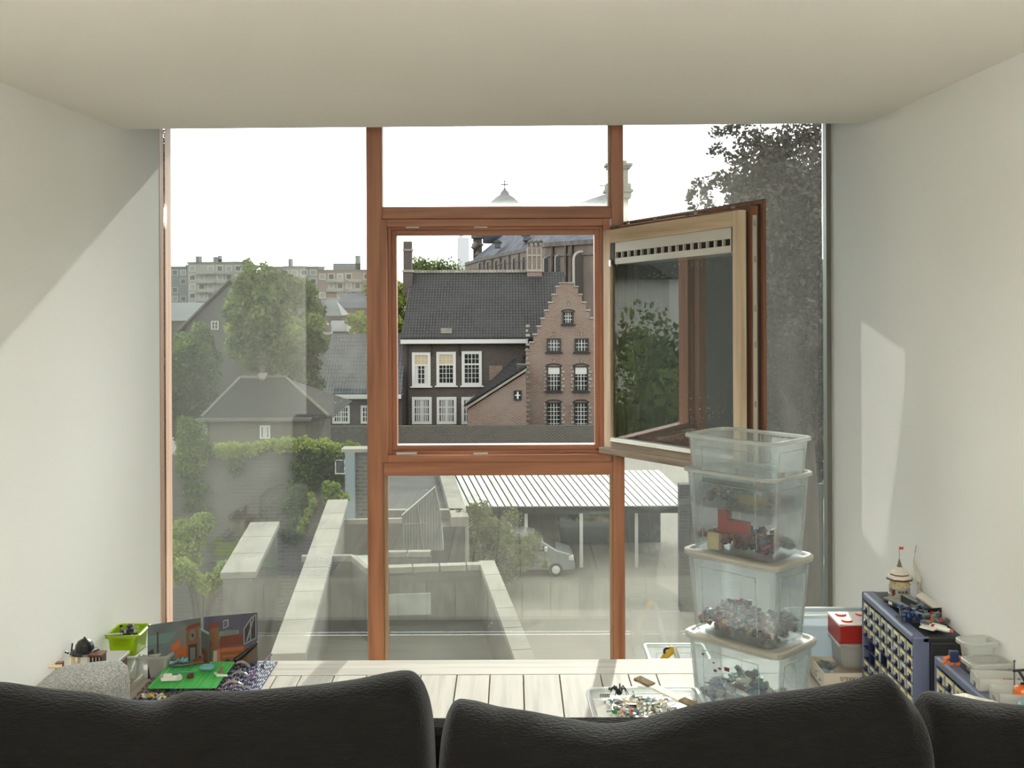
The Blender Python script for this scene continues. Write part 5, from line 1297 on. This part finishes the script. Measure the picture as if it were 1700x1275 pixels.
opendrawer('clear drawer at the front of the nearer cabinet, holding the orange toy', (1.40, 3.055, ZT), rad(-4))
pile('small_parts', 'grey and orange parts inside the rear loose drawer', (1.40, 3.17, ZT + .004), 0, .13, .055, .012, 60, .010, [C_LG, C_DG, C_ORG, C_BLUE], seed=9)
ov = empty('orange_vehicle', (1.425, 3.045, ZT + .012), 'orange rounded toy vehicle with black bars in the front loose drawer', 'toy vehicle')
MB().loft([rrect(.10, .04, .018, .004), rrect(.12, .05, .02, .018), rrect(.11, .044, .018, .036), rrect(.08, .03, .012, .042)]).build('hull', pm(C_ORG), ov, smooth=True)
for (y, z) in ((-.02, .052), (.028, .07)):
    MB().tube([(-.05, y, z), (.05, y, z + .008), (.07, y, z - .004)], .0035, 6).build('black_bar', pm(C_BLK), ov)
for x in (-.035, .0, .035): MB().tube([(x, -.02, .052), (x, .028, .072)], .0045, 6).build('rung', pm(C_BLK), ov)
for (x, y) in ((-.02, -.025), (.03, .03), (-.045, .03)): MB().tube([(x, y, .03), (x, y, .095)], .002, 5).ball((x, y, .096), .004, 6, 4).build('rod', pm(C_DG), ov)
tl = empty('teal_serving_dish', (1.405, 2.945, ZT + .002), 'rounded teal plastic dish at the near end of the right cabinet', 'dish', rz=rad(20))
MB().loft([rrect(.14, .11, .05, 0), rrect(.15, .12, .055, .008), rrect(.15, .12, .055, .03), rrect(.13, .10, .045, .04)]).build('shell', pm((82, 124, 130), .4), tl, smooth=True)
MB().loft([rrect(.07, .05, .024, .038), rrect(.06, .04, .019, .046)]).build('boss', pm((70, 110, 116), .4), tl, smooth=True)
tl2 = tl

# ---------------- left corner
M_ott = mat('ottoman_grey', (150, 150, 144), .95, (112, 112, 108), (140, 140, 140), lo=.4, hi=.6, detail=3, bump=.5)
ot = MB()
rings = []
X0, X1, Y0, Y1 = -1.535, -1.272, 3.42, 3.74
for z, s_ in ((.001, .97), (.10, 1.0), (.22, .99), (.268, .95), (.288, .84), (.299, .55), (.302, .2)):
    rings.append([(p[0] + (X0 + X1) / 2 - (1 - s_) * .00, p[1] + (Y0 + Y1) / 2, z + .012 * math.sin(p[0] * 9) * (z > .2)) for p in rrect((X1 - X0) * s_, (Y1 - Y0) * s_, .06 * s_, 0, 5)])
ot.loft(rings).build('ottoman', M_ott, smooth=True, label='light grey woven pouf in the left corner behind the sofa', cat='pouf')
tcst = empty('toy_chest', (-1.535, 4.05, 0), 'brown toy chest with grey lid against the left wall behind the pouf', 'chest')
MB().box(-.085, .06, -.24, .20, .001, .136).build('body', pm(C_BRN, .6), tcst, bevel=.003)
MB().box(-.09, .068, -.245, .205, .136, .148).build('lid', pm(C_LG), tcst, bevel=.002)
hm = empty('toy_helmet', (-1.565, 4.06, .149), 'black round-topped toy helmet raised on tan legs in the left corner', 'toy')
for (x, y) in ((-.03, -.03), (.028, -.03), (-.03, .03), (.028, .03)): MB().cbox((x, y, .027), (.012, .012, .052)).build('leg', pm(C_TAN), hm, bevel=.001)
MB().cbox((0, 0, .055), (.08, .08, .006)).build('platform', pm(C_TAN), hm)
MB().lathe([(.052, .056), (.050, .062), (.034, .068), (.032, .085), (.024, .098), (.010, .106), (.001, .108)], 14).build('dome', pm(C_BLK), hm)
MB().tube([(-.05, -.02, .06), (-.062, -.025, .068)], .004, 5).build('spike', pm(C_BLK), hm)
MB().tube([(-.048, .0, .06), (-.044, 0, .09)], .003, 5).build('spike', pm(C_BLK), hm)
MB().tube([(.04, -.02, .066), (.06, -.02, .074)], .003, 5).build('spike', pm(C_BLK), hm)
MB().ball((0, 0, .11), .004, 6, 4).build('finial', pm(C_BLK), hm)
gr = empty('black_engine_toy', (-1.495, 4.03, .149), 'black and brown block toy with lime discs beside the helmet', 'toy')
MB().cbox((-.012, 0, .030), (.046, .05, .058)).build('body', pm(C_BLK), gr, bevel=.001)
MB().cbox((-.012, 0, .062), (.050, .054, .006)).build('top_plate', pm(C_BRN), gr)
for i in range(4): MB().box(-.034 + i * .012, -.030 + i * .012, -.027, -.025, .006, .056).build('slat', pm(C_LG), gr)
for (x, z) in ((.022, .012), (.034, .024)): 
    w_ = MB().lathe([(.0001, -.005), (.009, -.005), (.009, .005), (.0001, .005)], 12); w_.v = [(x + a, b2 - .028, z + c2) for a, c2, b2 in w_.v]; w_.build('disc', pm((178, 206, 60)), gr)
MB().cbox((.028, -.01, .018), (.026, .02, .03)).build('engine', pm(C_BLK), gr, bevel=.001)
tc_ = empty('toy_cannon', (-1.575, 3.86, .149), 'tiny tan and brown toy cannon poking out left of the pouf', 'toy')
MB().cbox((0, 0, .045), (.022, .022, .09)).build('mount', pm(C_BRN), tc_)
MB().tube([(.012, -.01, .078), (-.03, -.02, .082)], [.008, .006], 8).build('barrel', pm(C_TAN), tc_)

M_lime = plasticmat('lime_plastic', (186, 216, 40), thru=.05, transl=.55, gloss=.06, tint=(220, 240, 120))
tub('milky_tub', 'milky plastic tub standing under the lime green one by the left wall', (-1.532, 4.425, .0005), 0, .135, .155, .088, m=M_milk, taper=.92, r=.012, ribs=False)
tub('lime_tub', 'lime green plastic tub stacked on a milky one by the left wall', (-1.532, 4.425, .090), 0, .135, .165, .085, m=M_lime, mr=M_lime, taper=.88, r=.012, ribs=False)
greeble('black_walker_toy', 'black and silver toy machine resting in the lime green tub', (-1.53, 4.40, .150), [C_BLK, C_DG, C_LG], 34, (.030, .028, .040), .012, 21, 'toy', core=(.05, .05, .02))
oneoff('grey_wand', MB().cbox((0, 0, 0), (.07, .012, .004)), pm(C_LG), 'thin grey blade lying over the left rim of the lime green tub', 'toy part', (-1.565, 4.355, .178), rad(10))
tub('milky_tub', 'milky plastic tub with a grey sheet on top, right of the lime green tub', (-1.405, 4.42, .0005), rad(-4), .125, .155, .092, m=M_milk, taper=.88, r=.012, ribs=False)
sh = oneoff('grey_sheet', MB().hexa([(-.05, -.05, 0), (.03, -.055, -.006), (.04, .04, 0), (-.03, .045, .008)], [(-.05, -.05, .003), (.03, -.055, -.003), (.04, .04, .003), (-.03, .045, .011)]), pm((186, 190, 182)), 'pale grey bent plastic sheet lying on the milky tub', 'sheet', (-1.42, 4.41, .096))
bb = empty('black_claw', (-1.388, 4.42, .100), 'black curved toy claw lying on the grey sheet', 'toy')
MB().tube([(-.03, -.01, 0), (-.024, -.01, .02), (-.006, -.01, .024), (.01, 0, .012)], .003, 6).tube([(-.018, .01, 0), (-.012, .01, .02), (.006, .01, .02), (.02, 0, .006)], .003, 6).tube([(0, 0, .012), (.035, -.01, .002)], [.009, .003], 6).build('body', pm(C_BLK), bb)
MB().tube([(-.024, -.012, .02), (-.006, -.012, .025)], .0022, 6).build('stripe', pm(C_WHT), bb)

# folding picture backdrop
bk = empty('backdrop_card', (0, 0, 0), 'folding printed card showing a dockside town behind the green plate', 'backdrop card')
def cardpanel(A, B, z1, polys, base):
    A, B = Vector((*A, 0)), Vector((*B, 0)); u = (B - A); n_ = Vector((u.y, -u.x, 0)).normalized()
    P3 = lambda s, t, o=0: tuple(A + u * s + Vector((0, 0, .002 + t * (z1 - .002))) + n_ * o)
    p = MB().hexa([P3(0, 0), P3(1, 0), P3(1, 1), P3(0, 1)], [P3(0, 0, -.002), P3(1, 0, -.002), P3(1, 1, -.002), P3(0, 1, -.002)]).build('card_panel', mat(*base), bk)
    cols = []; mb = MB()
    for j, (c, pp) in enumerate(polys):
        if c not in cols: cols.append(c)
        mb.m(cols.index(c)); o = .0003 + .00012 * j
        mb.add([P3(s, t, o) for s, t in pp], [tuple(range(len(pp)))])
    mb.build('print', [mat('print_%d_%d_%d' % c, c, .55) for c in cols], p, kind=None)
R4 = lambda a, b, c, d: [(a, c), (b, c), (b, d), (a, d)]
INK, WOOD, ORG, STN, TIL, SKY_ = (52, 44, 40), (118, 82, 52), (176, 92, 44), (104, 106, 104), (110, 56, 40), (96, 122, 118)
lp = [(SKY_, R4(0, 1, .62, .8)), (STN, [(.40, .62), (.62, .90), (.74, .88), (.74, .0), (.40, 0)]), (INK, [(.0, .0), (.0, .5), (.1, .55), (.14, .3), (.2, 0)]),
      (INK, R4(.17, .20, .3, .85)), (INK, R4(.13, .26, .25, .35)), (TIL, [(.2, .25), (.3, .3), (.3, .22)]), (INK, R4(.28, 1, 0, .28)),
      (ORG, [(.44, .55), (.60, .66), (.60, .50), (.44, .42)]), (ORG, [(.54, .26), (.72, .30), (.72, .52), (.54, .46)]),
      (WOOD, R4(.72, .96, 0, .82)), (TIL, [(.70, .80), (.98, .84), (.98, .92), (.74, .88)]), (INK, R4(.76, .92, .02, .52)), (STN, R4(.79, .89, .06, .46)),
      (STN, [(.77, .70), (.80, .78), (.86, .80), (.90, .74), (.89, .64), (.84, .58), (.79, .60)]), (INK, [(.81, .69), (.84, .73), (.87, .69), (.84, .64)]),
      (TIL, [(.34, .05), (.50, .05), (.54, .22), (.38, .22)]), (WOOD, R4(.60, .62, 0, .35))]
for k in range(5): lp.append((INK, R4(.555 + .034 * k, .560 + .034 * k, .27, .49)))
cardpanel((-1.433, 4.357), (-1.252, 4.454), .212, lp, ('card_dusk', (104, 116, 116), .6, (86, 92, 94), (8, 8, 8)))
rp = [(SKY_, R4(.1, .65, .55, .70)), (STN, [(.32, .45), (.40, .72), (.6, .70), (.66, .45)]), ((150, 150, 140), [(.36, .74), (.46, .78), (.46, .92), (.36, .90)]), ((88, 84, 104), [(.37, .76), (.44, .79), (.44, .90), (.37, .88)]),
      (TIL, [(.30, .38), (.74, .42), (.72, .62), (.30, .60)]), (WOOD, R4(.12, .28, 0, .80)), (TIL, [(.08, .76), (.28, .78), (.26, .88), (.10, .84)]),
      (WOOD, R4(.30, .80, 0, .38)), (ORG, R4(.32, .74, .30, .37)), (ORG, R4(.34, .70, .20, .23)), (INK, [(.38, 0), (.38, .12), (.44, .17), (.50, .12), (.50, 0)]), (INK, [(.58, 0), (.58, .14), (.64, .19), (.70, .14), (.70, 0)]), (ORG, R4(.60, .63, 0, .15)),
      ((150, 170, 168), [(.16, .06), (.28, .06), (.28, .34), (.18, .34)]), ((176, 96, 70), R4(.24, .30, .08, .36)),
      ((120, 132, 138), [(.74, .40), (.98, .50), (.98, .98), (.88, .92), (.74, .72)]), (INK, [(.76, .44), (.96, .52), (.96, .94), (.88, .88), (.76, .70)]), ((120, 132, 138), [(.78, .46), (.82, .48), (.94, .90), (.92, .92)]), ((120, 132, 138), [(.86, .48), (.88, .49), (.88, .88), (.86, .87)]), ((104, 90, 76), [(.80, 0), (1, .1), (1, .46), (.80, .36)])]
for k in range(9): rp.append((INK, R4(.33 + .045 * k, .337 + .045 * k, .43, .59)))
for k in range(6): rp.append((WOOD, R4(.37 + .06 * k, .38 + .06 * k, .30, .37)))
cardpanel((-1.243, 4.462), (-1.041, 4.519), .212, rp, ('card_night', (84, 80, 98), .6, (70, 70, 86), (8, 8, 8)))
cardpanel((-1.252, 4.456), (-1.205, 4.40), .17, [((170, 176, 170), [(0, 1), (.0, .94), (1, .94), (1, 1)]), (WOOD, R4(.3, .9, 0, .5)), (TIL, R4(.1, .6, .4, .55))], ('card_dusk', (104, 116, 116), .6))

# studded building plates
def plate(label, x0, x1, y0, y1, z, col, col2=None, p=.008, thick=.0032, name='baseplate', rz=0):
    t = empty(name, ((x0 + x1) / 2, (y0 + y1) / 2, z), label, 'baseplate', rz=rz)
    w, d = x1 - x0, y1 - y0
    MB().box(-w / 2, w / 2, -d / 2, d / 2, 0, thick).build('sheet', pm(col), t)
    mb = MB(); nx_, ny_ = int(w / p), int(d / p); g = random.Random(int(x0 * 100))
    for i in range(nx_):
        for j in range(ny_):
            cx0, cy0 = -w / 2 + (i + .5) * w / nx_, -d / 2 + (j + .5) * d / ny_
            if col2: mb.k = 0 if ((i // 4 + j // 3) % 2 == 0) ^ (g.random() < .12) else (1 if g.random() < .8 else 2)
            mb.loft([[(cx0 + .0027 * math.cos(rad(60 * q)), cy0 + .0027 * math.sin(rad(60 * q)), zz) for q in range(6)] for zz in (thick, thick + .0028)], cap=False)
            b0_ = len(mb.v) - 6; mb.f.append(tuple(range(b0_, b0_ + 6))); mb.mi.append(mb.k)
    mb.build('studs', [pm(col)] + ([pm(col2), pm((196, 80, 50))] if col2 else []), t, kind='stuff')
    return t
plate('light blue studded strip plate nearest the sofa at left', -1.45, -1.13, 4.03, 4.13, .001, (150, 196, 220))
plate('pale grey studded plate in front of the light blue strip', -1.42, -1.17, 3.90, 4.025, .001, (206, 204, 190))
plate('dark grey studded plate under the green one', -1.42, -1.18, 4.135, 4.43, .001, C_DG, (170, 172, 168))
plate('blue and white chequered studded plate with grey arches', -1.172, -.965, 4.125, 4.545, .001, C_NAVY, (196, 206, 220))
plate('bright green studded baseplate covered with small toys', -1.372, -1.115, 4.165, 4.445, .034, (92, 192, 104))
pile('plate_supports', 'dark bricks propping up the bright green baseplate', (-1.243, 4.30, .006), 0, .22, .24, .010, 60, .014, [C_DG, C_BLUE, C_LG], seed=12, flat=0)
pile('loose_bricks', 'yellow, black and brown loose pieces between the green and dark plates', (-1.345, 4.135, .006), 0, .12, .045, .016, 46, .011, [C_YEL, C_DG, C_BRN, C_LG, C_WHT], seed=13)
ZGp = .040
def onplate(px, py, z=ZGp): return G0(px, py, z)
ring = empty('teal_ring_boat', onplate(344, 1110, ZGp + .01), 'round teal inflatable-style boat ring on the green plate', 'toy boat')
pts_ = [(.024 * math.cos(rad(a_)), .018 * math.sin(rad(a_)), .006) for a_ in range(0, 361, 20)]
MB().tube(pts_, .0075, 8).build('ring', pm((104, 160, 166)), ring, smooth=True)
MB().lathe([(.019, .0), (.019, .003)], 14).build('floor', pm((88, 140, 148)), ring)
sb = oneoff('green_surfboard', MB().prism([(-.055, -.002), (-.03, -.012), (.03, -.010), (.05, .0), (.03, .012), (-.03, .010)], 0, .004, 'z'), pm((60, 160, 110)), 'long green surfboard-shaped piece left of the teal ring', 'toy part', onplate(304, 1116, ZGp + .012), rad(6))
br = oneoff('brown_plate', MB().cbox((0, 0, 0), (.040, .040, .006)), pm((120, 66, 52)), 'square reddish-brown plate at the back of the green baseplate', 'toy part', onplate(329, 1098, ZGp + .008), rad(20))
gb_ = empty('grey_boat', onplate(303, 1104, ZGp + .004), 'slim dark grey toy boat with teal sail at the green plate back left', 'toy boat', rz=rad(18))
MB().prism([(-.05, 0), (-.03, -.014), (.03, -.014), (.052, 0), (.03, .014), (-.03, .014)], 0, .007, 'z').build('hull', pm(C_DG), gb_, bevel=.001)
MB().tube([(-.04, 0, .008), (-.015, 0, .020), (.005, 0, .012)], [.004, .009, .003], 6).build('teal_crest', pm(C_TEAL), gb_)
MB().add([(.0, .0, .010), (.022, 0, .010), (.02, 0, .030), (.008, .004, .022), (.0, 0, .034), (-.008, -.004, .02)], [(0, 1, 2, 3), (0, 3, 4, 5)]).build('teal_sail', pm((96, 160, 178)), gb_)
cp_ = empty('white_cruiser', onplate(284, 1129, ZGp + .002), 'small white toy craft at the front left of the green plate', 'toy boat', rz=rad(5))
MB().prism([(-.035, -.012), (.03, -.012), (.042, 0), (.03, .012), (-.035, .012)], 0, .014, 'z').build('hull', pm(C_WHT), cp_, bevel=.002)
MB().cbox((-.012, 0, .018), (.03, .018, .010)).build('cabin', pm(C_WHT), cp_, bevel=.001)
w_ = MB().lathe([(.008, -.012), (.009, .012)], 10); w_.v = [(x + .028, z, y + .01) for x, y, z in w_.v]; w_.build('rotor', pm((206, 204, 196)), cp_)
MB().cbox((-.034, 0, .012), (.012, .022, .016)).build('stern', pm(C_LG), cp_)
wb_ = oneoff('white_boomerang', MB().tube([(-.03, .014, .004), (-.012, -.012, .004), (.026, -.016, .004)], [.004, .006, .004], 6), pm(C_WHT), 'white bent wing piece at the right edge of the green plate', 'toy part', onplate(368, 1121), bevel=0)
oneoff('brown_paddle', MB().tube([(-.008, 0, .002), (.0, 0, .012), (.004, 0, .026)], [.005, .007, .004], 6), pm((150, 96, 84)), 'brown curved piece standing beside the white bent wing', 'toy part', onplate(367, 1118), bevel=0)
oneoff('maroon_crate', MB().cbox((0, 0, 0), (.026, .014, .010)).cbox((.004, 0, .008), (.012, .012, .006)), pm((104, 40, 34)), 'small maroon crate in the middle of the green plate', 'toy part', onplate(316, 1123, ZGp + .006))
oneoff('teal_crocodile', MB().tube([(-.03, 0, .004), (-.01, 0, .008), (.01, 0, .008), (.032, 0, .004)], [.003, .006, .005, .002], 6), pm((150, 206, 206)), 'pale teal long toy animal at the left edge behind the green plate', 'toy', onplate(287, 1103, ZGp), rad(14), 0)
# arches and rails on the chequered plate
ga = None
for i, (px, py, w_, lab) in enumerate(((400, 1100, .074, 'rearmost'), (398, 1116, .070, 'middle'), (386, 1132, .080, 'front'))):
    p = G0(px, py, .022); t = empty('grey_arch', (p.x, p.y, .006), '%s of the three grey toothed arches on the chequered plate' % lab, 'toy arch')
    n = 10
    MB().loft([[(w_ * .5 * math.cos(math.pi * k / n) * q, yy, .004 + .020 * math.sin(math.pi * k / n) * q) for (q, yy) in ((1, -.004), (1, .004), (.8, .004), (.8, -.004))] for k in range(n + 1)]).build('arch', pm(C_LG), t)
    for k in range(9): MB().cbox((-w_ * .36 + w_ * .09 * k, 0, .004 + .021 * math.sin(math.pi * (.14 + .09 * k)) + .002), (.004, .007, .004)).build('tooth', pm((176, 178, 174)), t)
for (px, py, lab) in ((417, 1128, 'front'), (443, 1099, 'rear')):
    p = G0(px, py, .012); t = empty('purple_rail', (p.x, p.y, .006), '%s purple curved rail at the right edge of the chequered plate' % lab, 'toy part', rz=rad(70))
    MB().tube([(-.035, 0, .0), (-.02, 0, .016), (.005, 0, .022), (.035, 0, .030)], .004, 6).build('rail', pm((124, 88, 132)), t)
    MB().cbox((-.033, 0, .006), (.01, .01, .014)).build('foot', pm(C_DG), t)
cn = empty('black_cannon', G0(392, 1100, .015), 'long black studded toy cannon barrel pointing up on the chequered plate', 'toy cannon')
MB().tube([(-.004, -.01, .010), (.04, 0, .042), (.084, .01, .078)], [.011, .009, .007], 10).build('barrel', pm(C_BLK), cn)
for k in range(4): t_ = .2 + .22 * k; MB().ball((.084 * t_, -.01 + .02 * t_, .010 + .068 * t_ + .008), .005, 6, 4).build('band', pm(C_DG), cn)
MB().tube([(0, -.022, .008), (0, .004, .008)], .010, 12).build('wheel', pm(C_BLK), cn)
bf = empty('black_mast', G0(421, 1096, .01), 'short black post on a round foot beside the long cannon', 'toy part')
MB().tube([(0, 0, .006), (0, 0, .055)], .004, 8).build('post', pm(C_DG), bf); MB().ball((.012, 0, .006), .007, 8, 5).ball((-.006, 0, .004), .005, 8, 5).build('foot', pm(C_BLK), bf)

# ---------------- sofa with loose cushions
from mathutils import noise
M_sofa = mat('sofa_charcoal', (15, 14, 12), .95, (8, 8, 7), (26, 70, 230), lo=.36, hi=.64, detail=5, bump=.45, bscale=(90, 160, 420), spec=.15)
_b = M_sofa.node_tree.nodes['Principled BSDF']; _b.inputs['Sheen Weight'].default_value = .16; _b.inputs['Sheen Roughness'].default_value = .4; _b.inputs['Sheen Tint'].default_value = (.55, .58, .6, 1)
sf_ = empty('sofa', (0, 1.9, 0), 'long charcoal fabric sofa under the three back cushions', 'sofa')
MB().box(-1.58, 1.42, .45, .56, .08, .60).build('backrest', M_sofa, sf_, bevel=.03)
MB().box(-1.58, 1.42, -.45, .45, .08, .40).build('seat', M_sofa, sf_, bevel=.03)
for (x, y) in ((-1.5, -.4), (1.34, -.4), (-1.5, .5), (1.34, .5)): MB().lathe([(.02, 0), (.025, .08)], 8, (x, y, 0)).build('foot', M_dark, sf_)
def cushion(label, prof, Yc, dth, seed, zbot=.41, lean=.08):
    """prof: photo silhouette points; becomes the top line of a soft cushion of thickness 2*dth"""
    xs_ = [p[0] for p in prof]; N = 84
    rings = []
    for i in range(N + 1):
        px = xs_[0] + (xs_[-1] - xs_[0]) * (0.5 - 0.5 * math.cos(math.pi * i / N))
        py = np.interp(px, xs_, [p[1] for p in prof]); p = W(px, py, Yc); zt_ = p.z
        e = min(i, N - i) / N; fat = (1 - (1 - min(1, e * 5.5)) ** 2.2) ** .5; d_ = max(.012, dth * fat)
        ring_ = []
        n = 30
        for j in range(n):
            a_ = 2 * math.pi * j / n; ca, sa = math.cos(a_), math.sin(a_)
            yy = d_ * math.copysign(abs(ca) ** .75, ca); tz = math.copysign(abs(sa) ** .8, sa)
            z = (zt_ + zbot) / 2 + (zt_ - zbot) / 2 * tz
            hgt = (z - zbot) / (zt_ - zbot + 1e-6)
            v = noise.noise(Vector((p.x * 7 + seed, z * 10, seed * 3.1))) * .016 + noise.noise(Vector((p.x * 2.6, z * 16 + p.x * 5, seed))) * .016
            ring_.append((p.x, Yc + yy * (1 if yy < 0 else .8) + lean * (hgt - 1) * -.0 + (v * fat * (1 if ca < .2 else 0)), z + (v * .25 * fat if sa < .9 else 0)))
        rings.append(ring_)
    o = MB().loft(rings).build('back_cushion', M_sofa, smooth=True, label=label, cat='cushion', group='charcoal sofa back cushions')
    s = o.modifiers.new('s', 'SUBSURF'); s.levels = 1; s.render_levels = 1
    return o
cushion('wide charcoal back cushion at the left of the sofa, sagging near its middle', [(-260, 1130), (-120, 1134), (0, 1138), (60, 1147), (150, 1155), (200, 1167), (245, 1172), (275, 1164), (300, 1151), (345, 1152), (400, 1152), (450, 1149), (500, 1144), (560, 1135), (600, 1129), (640, 1121), (668, 1116), (685, 1117), (700, 1133), (712, 1162), (719, 1200), (723, 1290)], 2.19, .115, 1)
cushion('charcoal back cushion in the middle of the sofa, peaking at its right corner', [(728, 1290), (732, 1225), (740, 1190), (750, 1170), (762, 1164), (790, 1168), (830, 1179), (880, 1187), (920, 1195), (965, 1203), (1000, 1208), (1035, 1207), (1070, 1200), (1100, 1191), (1150, 1177), (1200, 1168), (1250, 1161), (1300, 1154), (1350, 1147), (1400, 1139), (1440, 1131), (1464, 1124), (1474, 1122), (1484, 1128), (1500, 1150), (1520, 1172), (1530, 1195), (1533, 1290)], 2.19, .115, 7)
cushion('charcoal back cushion at the right of the sofa with a folded corner', [(1526, 1290), (1528, 1190), (1530, 1164), (1538, 1155), (1552, 1152), (1570, 1155), (1600, 1162), (1640, 1170), (1700, 1176), (1800, 1178), (2030, 1180), (2060, 1200), (2070, 1290)], 2.22, .11, 13)
fc = MB()
g = random.Random(3); rings = []
for i in range(13):
    t = i / 12; px = 1520 + 180 * t; py = np.interp(px, [1520, 1545, 1580, 1610, 1650, 1700], [1176, 1166, 1156, 1153, 1163, 1182])
    p = W(px, py, 2.42); rings.append([(p.x, 2.42 + .05 * math.cos(a_), p.z - .06 + .06 * math.sin(a_) + g.uniform(-.003, .003)) for a_ in np.linspace(0, 2 * math.pi, 12, endpoint=False)])
fc.loft(rings).build('fleece_throw', mat('white_fleece', (222, 222, 208), 1.0, (186, 186, 172), (160, 160, 160), bump=1.0), smooth=True, label='fluffy white fleece draped behind the right back cushion', cat='throw')
